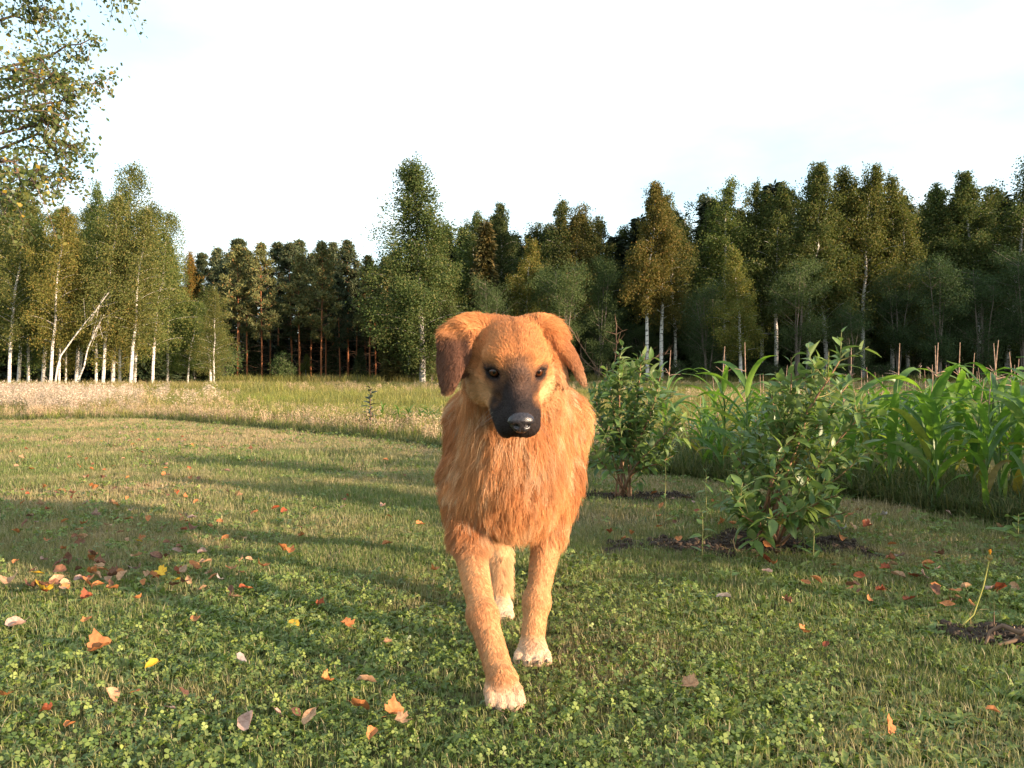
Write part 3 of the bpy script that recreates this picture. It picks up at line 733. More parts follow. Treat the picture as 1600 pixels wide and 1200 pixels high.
# head
ell(hd(0, 0.0, 0.010), (0.071, 0.088, 0.060), 0.03, HM)
for s in (-1, 1):
    ell(hd(s * 0.045, 0.028, -0.050), (0.042, 0.058, 0.054), 0.03, HM)         # cheek
    cap(hd(s * 0.052, 0.064, 0.030), hd(s * 0.032, 0.076, 0.036), 0.014, 0.017, 0.020)   # brow
    cap(hd(s * 0.060, 0.080, 0.0140), hd(s * 0.036, 0.093, 0.0205), 0.0055, 0.0060, 0.008)  # upper lid
    cap(hd(s * 0.058, 0.082, -0.0095), hd(s * 0.036, 0.094, -0.0035), 0.0045, 0.0050, 0.008)  # lower lid
    cap(hd(s * 0.064, 0.060, -0.018), hd(s * 0.034, 0.100, -0.024), 0.016, 0.016, 0.015)  # below the eye
    cap(hd(s * 0.028, 0.070, -0.060), hd(s * 0.022, 0.166, -0.074), 0.034, 0.024, 0.016)  # flews
    cap(hd(s * 0.028, 0.100, -0.080), hd(s * 0.022, 0.152, -0.094), 0.022, 0.018, 0.012)
ell(hd(0, 0.050, 0.026), (0.056, 0.042, 0.040), 0.025, HM)                     # forehead
cap(hd(0, 0.066, 0.030), hd(0, 0.098, 0.002), 0.028, 0.034, 0.02)              # stop
cap(hd(0, 0.060, -0.010), hd(0, 0.190, -0.040), 0.034, 0.0245, 0.015)           # bridge
ell(hd(0, 0.170, -0.058), (0.038, 0.036, 0.032), 0.012, HM)                     # muzzle end
cap(hd(0, 0.040, -0.095), hd(0, 0.140, -0.096), 0.034, 0.018, 0.012)            # lower jaw
EYR, EYF, EYU = 0.0455, 0.083, 0.005
for s in (-1, 1):
    ell(hd(s * EYR, EYF + 0.006, EYU), (0.0150, 0.0140, 0.0100), 0.004, HM, sub=True)   # eye socket
# ears
def ear(a, b, w, th, nrm, k=0.012):
    """flattened ellipsoid between two (px,py,d) points, w half width, th half thickness"""
    A = at(a[0], a[2], a[1]); B = at(b[0], b[2], b[1]); ax = B - A; L = np.linalg.norm(ax) / 2; ax = unit(ax)
    n = unit(np.array(nrm) - ax * np.dot(nrm, ax)); side = np.cross(ax, n)
    PR.append(('ell', (A + B) / 2, np.array((w, L, th)), np.stack([side, ax, n], 1), None, k, 0))
nl = (-0.50, -0.84, 0.10)
ear((790, 502, 1.79), (722, 508, 1.765), 0.026, 0.0125, (-0.1, -0.6, 0.7), 0.02)
ear((756, 499, 1.775), (692, 528, 1.745), 0.026, 0.0115, nl, 0.015)
ear((744, 520, 1.750), (684, 540, 1.735), 0.032, 0.0105, nl)
ear((722, 506, 1.745), (704, 590, 1.715), 0.040, 0.0085, nl)
ear((702, 525, 1.735), (700, 602, 1.710), 0.029, 0.0080, nl)
ear((710, 560, 1.715), (698, 618, 1.705), 0.021, 0.0075, nl)
ear((745, 520, 1.765), (722, 590, 1.735), 0.022, 0.0085, nl, 0.02)
nr = (0.80, -0.60, 0.15)
ear((815, 500, 1.79), (868, 510, 1.80), 0.022, 0.0120, (0.2, -0.6, 0.7), 0.02)
ear((838, 495, 1.785), (884, 526, 1.80), 0.022, 0.0120, (0.5, -0.6, 0.6), 0.015)
ear((862, 506, 1.80), (898, 572, 1.775), 0.024, 0.0085, nr)
ear((884, 535, 1.79), (913, 602, 1.755), 0.018, 0.0078, nr)
ear((852, 525, 1.785), (882, 606, 1.765), 0.021, 0.0085, (0.30, -0.9, 0.0))

# ---- sample the field and extract the skin (surface nets)
VOX = 0.004
lo = np.array((-0.30, 1.50, -0.012)); hi = np.array((0.34, 3.04, 0.86))
dims = np.ceil((hi - lo) / VOX).astype(int) + 1
FLD = np.full(dims, 1.0, dtype=np.float32)
def prim_d(p, P):
    if p[0] == 'cap':
        a, b, ra, rb = p[1], p[2], p[3], p[4]
        ab = b - a; t = np.clip(((P - a) @ ab) / (ab @ ab), 0, 1)
        return np.linalg.norm(P - (a + t[..., None] * ab), axis=-1) - (ra + t * (rb - ra))
    q = P - p[1]
    if p[3] is not None: q = q @ p[3]
    k0 = np.linalg.norm(q / p[2], axis=-1); k1 = np.linalg.norm(q / p[2] ** 2, axis=-1)
    return k0 * (k0 - 1.0) / np.maximum(k1, 1e-6)
def smin(a, b, k):
    h = np.maximum(k - np.abs(a - b), 0) / k
    return np.minimum(a, b) - h * h * k * 0.25
for p in PR:
    k = p[5]; pad = k + 3 * VOX
    if p[0] == 'cap':
        mn = np.minimum(p[1] - p[3], p[2] - p[4]) - pad; mxx = np.maximum(p[1] + p[3], p[2] + p[4]) + pad
    else:
        rr = p[2].max(); mn = p[1] - rr - pad; mxx = p[1] + rr + pad
    i0 = np.clip(np.floor((mn - lo) / VOX).astype(int), 0, dims - 1); i1 = np.clip(np.ceil((mxx - lo) / VOX).astype(int) + 1, 1, dims)
    g = np.stack(np.meshgrid(*[lo[a] + VOX * np.arange(i0[a], i1[a]) for a in range(3)], indexing='ij'), -1).astype(np.float32)
    d = prim_d(p, g)
    sl = tuple(slice(i0[a], i1[a]) for a in range(3))
    FLD[sl] = -smin(-FLD[sl], d, k) if p[6] else smin(FLD[sl], d, k)
def surface_nets(S):
    ins = S < 0
    nx, ny, nz_ = S.shape
    cs = np.zeros((nx - 1, ny - 1, nz_ - 1), np.int8)
    for dx in (0, 1):
        for dy in (0, 1):
            for dz in (0, 1):
                cs += ins[dx:nx - 1 + dx, dy:ny - 1 + dy, dz:nz_ - 1 + dz]
    act = (cs > 0) & (cs < 8)
    idx = np.full(act.shape, -1, np.int64); cells = np.argwhere(act); idx[act] = np.arange(len(cells))
    acc = np.zeros((len(cells), 3)); cnt = np.zeros(len(cells))
    corners = [(a, b, c) for a in (0, 1) for b in (0, 1) for c in (0, 1)]
    for c0 in corners:
        for ax in range(3):
            if c0[ax]: continue
            c1 = list(c0); c1[ax] = 1
            s0 = S[cells[:, 0] + c0[0], cells[:, 1] + c0[1], cells[:, 2] + c0[2]]
            s1 = S[cells[:, 0] + c1[0], cells[:, 1] + c1[1], cells[:, 2] + c1[2]]
            m = (s0 < 0) != (s1 < 0)
            t = np.where(m, s0 / np.where(m, s0 - s1, 1), 0)
            pt = np.tile(np.array(c0, float), (len(cells), 1)); pt[:, ax] = t
            acc[m] += pt[m]; cnt[m] += 1
    V = cells + acc / cnt[:, None]
    Q = []
    for ax in range(3):
        o1, o2 = [(1, 2), (2, 0), (0, 1)][ax]
        a = [slice(None)] * 3; b = [slice(None)] * 3
        a[ax] = slice(0, -1); b[ax] = slice(1, None)
        e = ins[tuple(a)] != ins[tuple(b)]
        ed = np.argwhere(e)
        ok = (ed[:, o1] > 0) & (ed[:, o2] > 0) & (ed[:, o1] < S.shape[o1] - 1) & (ed[:, o2] < S.shape[o2] - 1)
        ed = ed[ok]
        flip = ~ins[ed[:, 0], ed[:, 1], ed[:, 2]]
        def cell(d1, d2):
            c = ed.copy(); c[:, o1] -= d1; c[:, o2] -= d2
            return idx[c[:, 0], c[:, 1], c[:, 2]]
        q = np.stack([cell(1, 1), cell(0, 1), cell(0, 0), cell(1, 0)], 1)
        q[flip] = q[flip][:, ::-1]
        Q.append(q)
    return V, np.concatenate(Q)
DV, DQ = surface_nets(FLD)
DV = lo + DV * VOX
# relax the voxel steps a little
ea = np.concatenate([DQ[:, [0, 1]], DQ[:, [1, 2]], DQ[:, [2, 3]], DQ[:, [3, 0]]])
for it in range(3):
    s = np.zeros_like(DV); n = np.zeros(len(DV))
    np.add.at(s, ea[:, 0], DV[ea[:, 1]]); np.add.at(s, ea[:, 1], DV[ea[:, 0]])
    np.add.at(n, ea[:, 0], 1); np.add.at(n, ea[:, 1], 1)
    DV += 0.45 * (s / n[:, None] - DV)
def sstep(a, b, x):
    t = np.clip((x - a) / (b - a), 0, 1); return t * t * (3 - 2 * t)
def gauss(x, s): return np.exp(-(x / s) ** 2)
def hash_noise(P, sc, seed=0):
    """cheap smooth value noise"""
    q = P * sc + seed * 17.3
    i = np.floor(q); f = q - i; f = f * f * (3 - 2 * f); i = i.astype(np.int64)
    def hsh(a, b, c): 
        n = (a * 374761393 + b * 668265263 + c * 2147483647 + seed * 9176) & 0xffffffff
        n = ((n ^ (n >> 13)) * 1274126177) & 0xffffffff
        return ((n ^ (n >> 16)) & 0xffff) / 65535.0
    out = 0
    for dx in (0, 1):
        for dy in (0, 1):
            for dz in (0, 1):
                w = (f[:, 0] if dx else 1 - f[:, 0]) * (f[:, 1] if dy else 1 - f[:, 1]) * (f[:, 2] if dz else 1 - f[:, 2])
                out = out + w * hsh(i[:, 0] + dx, i[:, 1] + dy, i[:, 2] + dz)
    return out

HEAD_BACK = 0.0
def regions(P):
    L = (P - H0) @ HM                       # head coordinates r, f, u
    r, f, u = L[:, 0], L[:, 1], L[:, 2]
    x, y, z = P[:, 0], P[:, 1], P[:, 2]
    headw = np.maximum(sstep(-0.035, 0.01, f) * sstep(-0.135, -0.100, u), sstep(-0.02, 0.02, u) * sstep(-0.12, -0.09, f)) * sstep(0.27, 0.24, np.linalg.norm(L, axis=1))
    earl = (sstep(-0.080, -0.090, x) * sstep(0.63, 0.66, z) * (y < 1.82)).astype(float)
    earl = np.maximum(earl, (sstep(-0.058, -0.070, x) * (z > 0.775) * (y < 1.82)))
    earr = (sstep(0.082, 0.094, x) * sstep(0.645, 0.67, z) * (y < 1.86)).astype(float)
    earr = np.maximum(earr, (sstep(0.060, 0.072, x) * (z > 0.775) * (y < 1.86)))
    leg = sstep(0.33, 0.25, z) * (1 - sstep(0.34, 0.28, z) * 0)
    return r, f, u, headw, earl, earr, leg
def fur_color(P):
    r, f, u, headw, earl, earr, leg = regions(P)
    n1 = hash_noise(P, 26, 1); n2 = hash_noise(P, 70, 2); n3 = hash_noise(P, 9, 3)
    x, y, z = P[:, 0], P[:, 1], P[:, 2]
    tan = np.array((0.62, 0.290, 0.115)); red = np.array((0.42, 0.160, 0.055)); cream = np.array((0.78, 0.50, 0.27)); dark = np.array((0.030, 0.022, 0.021))
    brown = np.array((0.13, 0.058, 0.036)); white = np.array((0.78, 0.62, 0.46))
    c = tan[None, :] * (0.85 + 0.3 * n1)[:, None]
    def mix(c, t, w): return c * (1 - w[:, None]) + t[None, :] * w[:, None]
    c = mix(c, red, 0.80 * sstep(0.45, 0.70, n3) * (1 - headw))
    c = mix(c, np.array((0.86, 0.66, 0.42)), 0.55 * sstep(0.52, 0.85, n2) * (1 - headw) * (1 - leg))
    c = mix(c, cream, 0.55 * sstep(2.05, 2.30, y))                             # flanks paler
    c = mix(c, cream, 0.6 * gauss(x + 0.01, 0.05) * sstep(0.40, 0.30, z) * (y > 1.8))   # between the forelegs
    c = mix(c, cream, 0.22 * leg); c = mix(c, white, 0.62 * sstep(0.075, 0.03, z))
    # head
    c = mix(c, np.array((0.60, 0.258, 0.092)), headw * 0.8)
    c = mix(c, cream, 0.75 * headw * sstep(0.030, 0.055, np.abs(r)) * sstep(-0.005, -0.035, u) * sstep(0.13, 0.08, f))
    c = mix(c, np.array((0.25, 0.095, 0.035)), 0.55 * headw * gauss(r, 0.006) * sstep(0.02, 0.05, u))
    muz = headw * sstep(0.076, 0.136, f + 0.030 * (n1 - 0.5) + 0.022 * (n2 - 0.5) - 0.15 * np.clip(-u - 0.02, 0, 1) - 0.10 * np.clip(np.abs(r) - 0.03, 0, 1))
    muz = np.maximum(muz, headw * sstep(-0.075, -0.100, u) * sstep(0.08, 0.115, f))
    muz = muz * sstep(0.125, 0.100, np.linalg.norm(np.stack([r, f - 0.125, u + 0.055], 1), axis=1))
    c = mix(c, dark, muz)
    c = mix(c, np.array((0.17, 0.095, 0.065)), 0.65 * headw * gauss(r - 0.006, 0.020) * sstep(-0.05, -0.02, u) * sstep(0.085, 0.11, f) * sstep(0.18, 0.13, f))
    eye = np.minimum(np.linalg.norm(np.stack([np.abs(r) - EYR, (f - EYF) * 0.7, (u - EYU) * 1.15], 1), axis=1), 1)
    c = mix(c, np.array((0.11, 0.052, 0.030)), headw * 0.7 * sstep(0.032, 0.020, eye)); c = mix(c, dark, headw * sstep(0.0235, 0.0165, eye))
    inner = np.linalg.norm(np.stack([np.abs(r) - 0.030, (f - 0.100) * 0.7, u + 0.016], 1), axis=1)
    c = mix(c, np.array((0.06, 0.035, 0.028)), headw * 0.8 * sstep(0.026, 0.012, inner))
    # ears: own brown; left one darkened more, its shade put into the colour
    ec = brown[None, :] * (0.8 + 0.4 * n1)[:, None]
    wl = earl * sstep(0.795, 0.755, z) * 0.95
    c = c * (1 - wl[:, None]) + ec * wl[:, None]
    wr = earr * 0.55 * sstep(0.10, 0.14, x)
    c = c * (1 - wr[:, None]) + (ec * 1.5) * wr[:, None]
    return c
def fur_len(P):
    r, f, u, headw, earl, earr, leg = regions(P)
    x, y, z = P[:, 0], P[:, 1], P[:, 2]
    L = np.full(len(P), 0.034)
    L = L + 0.022 * sstep(2.02, 1.96, y) * sstep(0.27, 0.34, z) * sstep(0.15, 0.08, np.abs(x)) + 0.004 * sstep(0.06, 0.13, x) * (z > 0.3)
    L = L * (1 - leg) + leg * (0.0065 + 0.018 * sstep(0.02, 0.06, P[:, 1] - 1.96) )
    L = np.where(z < 0.07, 0.0050, L)
    fl = 0.013 - 0.008 * sstep(0.05, 0.11, f)
    fl = fl + 0.034 * sstep(0.050, 0.085, np.abs(r)) * sstep(0.0, -0.03, u) * sstep(0.08, 0.02, f)
    fl = fl + 0.02 * sstep(-0.085, -0.11, u) * sstep(0.11, 0.06, f)
    L = L * (1 - headw) + fl * headw
    e = np.maximum(earl, earr)
    L = L * (1 - e) + (0.010 + 0.012 * sstep(0.765, 0.79, z)) * e
    return L
def fur_dir(P, Nn):
    r, f, u, headw, earl, earr, leg = regions(P)
    x, y, z = P[:, 0], P[:, 1], P[:, 2]
    body = np.tile(np.array((0.0, 0.25, -1.0)), (len(P), 1))
    body[:, 0] += 1.2 * x
    back = np.tile(np.array((0.0, 1.0, -0.45)), (len(P), 1))
    wb = sstep(2.05, 2.25, y)[:, None]
    D = body * (1 - wb) + back * wb
    D = D * (1 - leg[:, None]) + np.array((0, 0.12, -1.0)) * leg[:, None]
    hdv = -hf[None, :] * 1.0 + hr[None, :] * (r * 9)[:, None] + hu[None, :] * (np.where(u > -0.02, 4, 14) * (u + 0.01))[:, None]
    D = D * (1 - headw[:, None]) + hdv * headw[:, None]
    e = np.maximum(earl, earr)[:, None]
    sx = np.sign(x)[:, None]
    D = D * (1 - e) + (np.array((0, 0, -1.0)) + np.concatenate([sx * 0.55, 0 * sx, 0.9 * (z[:, None] > 0.785)], 1)) * e
    D = D - Nn * np.sum(D * Nn, axis=1, keepdims=True)
    return unit(D)

DORG = np.array((0.02, 2.10, 0.0))
dog = empty('dog', DORG)
tag(dog, 'tan long-haired dog with black muzzle walking across the lawn towards the camera', 'dog')
m, t, out = newmat('dog_skin')
a = t.nodes.new('ShaderNodeVertexColor'); a.layer_name = 'col'
p = t.nodes.new('ShaderNodeBsdfPrincipled'); p.inputs['Roughness'].default_value = 0.85; p.inputs['Specular IOR Level'].default_value = 0.1
t.links.new(a.outputs[0], p.inputs['Base Color']); t.links.new(p.outputs[0], out.inputs['Surface'])
SKIN = m
skin_col = fur_color(DV) * 0.72
body_me = mesh_np('body', DV - DORG, DQ, SKIN, True, skin_col)
part('body', body_me, dog)

# eyes, nose, claws
def ellipsoid(c, rad, M=None, nu=20, nv=12):
    th = np.linspace(0, math.pi, nv + 1); ph = np.arange(nu) / nu * 2 * math.pi
    V = np.stack([np.outer(np.sin(th), np.cos(ph)), np.outer(np.sin(th), np.sin(ph)), np.outer(np.cos(th), np.ones(nu))], -1).reshape(-1, 3) * np.asarray(rad)
    if M is not None: V = V @ M.T
    V = V + np.asarray(c)
    i = np.arange(nv)[:, None] * nu; j = np.arange(nu)[None, :]
    F = np.stack([i + j, i + nu + j, i + nu + (j + 1) % nu, i + (j + 1) % nu], -1).reshape(-1, 4)
    return V, F
m, t, out = newmat('dog_eye')
tcn = t.nodes.new('ShaderNodeTexCoord')
ln_ = t.nodes.new('ShaderNodeVectorMath'); ln_.operation = 'LENGTH'
sx_ = t.nodes.new('ShaderNodeVectorMath'); sx_.operation = 'MULTIPLY'; sx_.inputs[1].default_value = (1, 0, 1)
t.links.new(tcn.outputs['Object'], sx_.inputs[0]); t.links.new(sx_.outputs[0], ln_.inputs[0])
c = ramp(t, math_n(t, 'MULTIPLY', ln_.outputs['Value'], 60.0), [(0.20, (0.004, 0.003, 0.003)), (0.26, (0.090, 0.026, 0.009)), (0.48, (0.045, 0.012, 0.005)), (0.54, (0.01, 0.006, 0.005))])
p = t.nodes.new('ShaderNodeBsdfPrincipled'); p.inputs['Roughness'].default_value = 0.04; p.inputs['Specular IOR Level'].default_value = 0.45
t.links.new(c, p.inputs['Base Color']); t.links.new(p.outputs[0], out.inputs['Surface'])
EYE = m
for s in (-1, 1):
    V, F = ellipsoid((0, 0, 0), (0.0128, 0.0128, 0.0128), None, 24, 16)
    e = part('eye', mesh_np('eye', V, F, EYE, True), dog)
    look = unit(np.array((0.02, -1, -0.02)) + hf * 0.4 + np.array((s * 0.18, 0, 0)))
    e.rotation_euler = Vector(look).to_track_quat('-Y', 'Z').to_euler()
    e.location = hd(s * EYR, EYF, EYU) - DORG
NOSE = plain_mat('dog_nose', [(0.35, (0.012, 0.010, 0.012)), (0.7, (0.035, 0.030, 0.036))], 260, 0.24, 3, 0.6, 520, 0.5)
nb = MB()
V, F = ellipsoid((0, 0, 0), (0.0255, 0.0175, 0.0225), None, 40, 28)
V = V.copy()
# pinch the nostrils, groove the philtrum
for s in (-1, 1):
    q = V - np.array((s * 0.0115, 0.0145, -0.0045))
    d2 = np.sqrt((q[:, 0] / 0.0065) ** 2 + (q[:, 1] / 0.012) ** 2 + (q[:, 2] / 0.0055) ** 2)
    V[:, 1] -= 0.0100 * np.exp(-d2 ** 2 * 1.6)
    q = V - np.array((s * 0.022, 0.0060, -0.006))
    V[:, 1] -= 0.005 * np.exp(-((q ** 2).sum(1)) / 0.006 ** 2)
V[:, 1] -= 0.0035 * np.exp(-(V[:, 0] / 0.0022) ** 2) * (V[:, 2] < 0.004)
V[:, 0] *= 1.0 + 0.10 * (V[:, 2] > 0) - 0.012 / 0.019 * np.clip(-V[:, 2], 0, 1) * 22 * 0.6
hn = unit(np.array((0.115, -0.955, -0.20))); hnr = unit(np.cross(hn, (0, 0, 1.0))); NM = np.stack([hnr, hn, np.cross(hnr, hn)], 1)
V = V @ NM.T
part('nose', mesh_np('nose', V + hd(0, 0.203, -0.040) - DORG, F, NOSE, True), dog)
CLAW = plain_mat('dog_claw', [(0.3, (0.03, 0.025, 0.022)), (0.7, (0.07, 0.055, 0.045))], 90, 0.4)
def claw(p0, d):
    p0 = np.array(p0, float); d = unit(d)
    pts = [p0, p0 + d * 0.003 + np.array((0, 0, 0.001)), p0 + d * 0.006 + np.array((0, 0, -0.001)), p0 + d * 0.008 + np.array((0, 0, -0.003))]
    V, F = tube(pts, (0.0030, 0.0028, 0.0018, 0.0004), 6)
    part('claw', mesh_np('claw', V - DORG, F, CLAW, True), dog)
for sx, ln in ((-0.028, 0.018), (-0.010, 0.028), (0.010, 0.028), (0.028, 0.018)):
    claw((0.048 + sx * 1.15, 1.895 - ln - 0.010, 0.022), (sx * 2, -1, -0.35))
for sx, ln in ((-0.027, 0.024), (-0.010, 0.034), (0.010, 0.034), (0.027, 0.024)):
    b = np.array((-0.018 + sx, 1.628, 0.046)) + pdir * (ln + 0.010)
    claw(b, pdir + np.array((sx * 3, -0.5, 0)))

# ---- coat
tri = np.concatenate([DQ[:, [0, 1, 2]], DQ[:, [0, 2, 3]]])
A0, B0, C0 = DV[tri[:, 0]], DV[tri[:, 1]], DV[tri[:, 2]]
fn = np.cross(B0 - A0, C0 - A0); area = np.linalg.norm(fn, axis=1) / 2
VN = np.zeros_like(DV)
for k in range(3): np.add.at(VN, tri[:, k], fn)
VN = unit(VN)
cen = (A0 + B0 + C0) / 3
Lc = (cen - H0) @ HM
rr, ff, uu, hw, el, er, lg = regions(cen)
dens = 1.0 + 1.8 * hw + 1.3 * np.maximum(el, er) + 1.2 * lg
dens *= np.where(cen[:, 1] > 2.15, 0.45, 1.0) * np.where(cen[:, 1] > 2.5, 0.6, 1.0)
dens *= np.where((cen[:, 2] < 0.012), 0.0, 1.0)
# bare skin: eyeballs' sockets and nose pad
ed = np.linalg.norm(np.stack([np.abs(Lc[:, 0]) - EYR, (Lc[:, 1] - EYF - 0.008) * 0.8, (Lc[:, 2] - EYU) * 1.3], 1), axis=1)
dens *= (ed > 0.0150)
nd = np.linalg.norm((Lc - np.array((0, 0.204, -0.038))) / np.array((0.027, 0.022, 0.025)), axis=1)
dens *= (nd > 1.0)
def grow(n_clump, per, spread, lift, len_k, wfrac, droop, curl, hair_r, npts=6, cvar=0.28, swirl=0.22):
    w = area * dens * wfrac(cen)
    ti = rng.choice(len(tri), n_clump, p=w / w.sum())
    b1 = rng.random(n_clump); b2 = rng.random(n_clump); fl = b1 + b2 > 1; b1[fl] = 1 - b1[fl]; b2[fl] = 1 - b2[fl]
    P = A0[ti] + (B0[ti] - A0[ti]) * b1[:, None] + (C0[ti] - A0[ti]) * b2[:, None]
    Nn = unit(VN[tri[ti, 0]] * (1 - b1 - b2)[:, None] + VN[tri[ti, 1]] * b1[:, None] + VN[tri[ti, 2]] * b2[:, None])
    D = fur_dir(P, Nn)
    side = np.cross(Nn, D)
    sw = rng.normal(0, swirl, n_clump)
    D = unit(D + side * sw[:, None])
    L = fur_len(P) * len_k * rng.uniform(0.75, 1.2, n_clump)
    C = fur_color(P) * (1 + rng.uniform(-1, 1, n_clump) * cvar)[:, None]
    n = n_clump * per
    ci = np.repeat(np.arange(n_clump), per)
    off = (side[ci] * rng.normal(0, 1, n)[:, None] + np.cross(side, Nn)[ci] * rng.normal(0, 1, n)[:, None]) * (spread * np.clip(L[ci] / 0.05, 0.3, 1.2))[:, None]
    root = P[ci] + off - Nn[ci] * np.minimum(0.002, L[ci] * 0.03)[:, None]
    Lh = L[ci] * rng.uniform(0.72, 1.12, n)
    ts = np.linspace(0, 1, npts)
    lf = lift * rng.uniform(0.7, 1.3, n_clump)[ci]
    pts = np.zeros((n, npts, 3))
    jit = rng.normal(0, 1, (n, 3)) * 0.06
    ph = rng.uniform(0, 6.28, n)
    for i, tt in enumerate(ts):
        cl = 1 - 0.80 * tt ** 1.3                              # clump towards the tip
        ax = D[ci] * (tt * Lh)[:, None] + Nn[ci] * (Lh * lf * (tt - 0.55 * tt ** 2.2))[:, None]
        ax[:, 2] -= Lh * droop * tt ** 2
        wv = side[ci] * (np.sin(tt * 4.5 + ph) * curl * Lh * tt)[:, None]
        pts[:, i] = root - off * (1 - cl) + ax + wv + jit * (Lh * tt)[:, None]
    pts[:, :, 2] = np.maximum(pts[:, :, 2], 0.004)
    col = C[ci] * rng.uniform(0.85, 1.15, n)[:, None]
    return pts, col, hair_r
def make_hair(name, sets, mat):
    n = sum(len(s[0]) for s in sets); k = sets[0][0].shape[1]
    hc = bpy.data.hair_curves.new(name)
    hc.add_curves([k] * n)
    P = np.concatenate([s[0] for s in sets]) - DORG
    hc.attributes['position'].data.foreach_set('vector', P.astype(np.float32).ravel())
    rad = np.concatenate([np.tile(s[2] * np.linspace(1, 0.25, k) ** 0.8, len(s[0])) for s in sets]).astype(np.float32)
    ra = hc.attributes.get('radius') or hc.attributes.new('radius', 'FLOAT', 'POINT')
    ra.data.foreach_set('value', rad)
    ca = hc.attributes.new('hcol', 'FLOAT_COLOR', 'CURVE')
    c = np.ones((n, 4), np.float32); c[:, :3] = np.clip(np.concatenate([s[1] for s in sets]), 0, 0.95)
    ca.data.foreach_set('color', c.ravel())
    hc.materials.append(mat)
    o = bpy.data.objects.new(name, hc); COL.objects.link(o); o.parent = dog
    KIDS.setdefault(dog, []).append(o)
    return o
m, t, out = newmat('dog_hair')
a = t.nodes.new('ShaderNodeAttribute'); a.attribute_name = 'hcol'; a.attribute_type = 'GEOMETRY'
hb = t.nodes.new('ShaderNodeBsdfPrincipled')
t.links.new(a.outputs['Color'], hb.inputs['Base Color'])
hb.inputs['Roughness'].default_value = 0.50; hb.inputs['Specular IOR Level'].default_value = 0.22
tr = t.nodes.new('ShaderNodeBsdfTranslucent'); t.links.new(a.outputs['Color'], tr.inputs['Color'])
mx = t.nodes.new('ShaderNodeMixShader'); mx.inputs[0].default_value = 0.16
t.links.new(hb.outputs[0], mx.inputs[1]); t.links.new(tr.outputs[0], mx.inputs[2])
t.links.new(mx.outputs[0], out.inputs['Surface'])
HAIR = m
def w_short(c):
    r_, f_, u_, hw_, el_, er_, lg_ = regions(c); return np.maximum(np.maximum(hw_, lg_ * 0.8), np.maximum(el_, er_)) + 0.02
def w_face(c):
    r_, f_, u_, hw_, el_, er_, lg_ = regions(c); return np.maximum(hw_, np.maximum(el_, er_)) + 0.001
def w_legs(c):
    r_, f_, u_, hw_, el_, er_, lg_ = regions(c); return lg_ + 0.001
def w_cheek(c):
    r_, f_, u_, hw_, el_, er_, lg_ = regions(c); return (hw_ > 0.15) * sstep(0.042, 0.065, np.abs(r_)) * sstep(0.0, -0.03, u_) * sstep(0.08, 0.05, f_) * (1 - np.maximum(el_, er_)) + 1e-5
def w_long(c): return np.clip(1.03 - w_short(c), 0.02, 1)
sets = [grow(6200, 17, 0.0085, 0.55, 1.0, w_long, 0.20, 0.05, 0.00038),
        grow(14000, 3, 0.006, 0.75, 0.85, w_long, 0.05, 0.08, 0.00026),
        grow(30000, 4, 0.0035, 0.40, 1.0, w_face, 0.02, 0.03, 0.00030, 6, 0.13),
        grow(22000, 4, 0.0060, 0.16, 1.5, w_legs, 0.0, 0.01, 0.00030, 6, 0.08, 0.07)]
sets.append(grow(1500, 12, 0.006, 0.75, 0.95, w_cheek, 0.25, 0.05, 0.00030, 6, 0.16))
make_hair('fur', sets, HAIR)
# whiskers
wp, wc = [], []
for s in (-1, 1):
    for k in range(11):
        p0 = hd(s * rng.uniform(0.036, 0.046), rng.uniform(0.110, 0.165), rng.uniform(-0.090, -0.055)); d = unit(hr * s * 0.9 + hf * rng.uniform(-0.1, 0.5) + np.array((0, 0, rng.uniform(-0.7, 0.1)))); Lw = rng.uniform(0.03, 0.065)
        tt = np.linspace(0, 1, 6)[:, None]; wp.append(p0 + d * Lw * tt + np.array((0, 0, -0.35)) * Lw * tt ** 2); wc.append((0.03, 0.025, 0.025) if k % 3 else (0.6, 0.5, 0.4))
make_hair('whiskers', [(np.array(wp), np.array(wc), 0.00022)], HAIR)
# ================================================================== BERRY BUSHES, CORN, WEEDS
def blade_leaf(L, Wd, rg, fold=0.25, bend=0.3, n=5, tipk=1.0, wave=0.0):
    """pointed leaf along +X from the origin, folded on the midrib, bending down"""
    t_ = np.linspace(0, 1, n)
    w = Wd * 0.5 * np.sin(math.pi * np.clip(t_, 0, 1) ** 0.85) ** 0.8 * (1 - 0.25 * t_)
    w[0] = Wd * 0.04; w[-1] = 0.0004
    x = L * t_; z = -bend * L * t_ ** 2
    up = fold * w
    wv = wave * Wd * np.sin(t_ * 9 + rg.uniform(0, 6))
    V = np.concatenate([np.stack([x, -w, z + up + wv], 1), np.stack([x, 0 * w, z], 1), np.stack([x, w, z + up - wv], 1)])
    F = []
    for i in range(n - 1):
        F += [[i, i + 1, n + i + 1, n + i], [n + i, n + i + 1, 2 * n + i + 1, 2 * n + i]]
    return V, np.array(F)
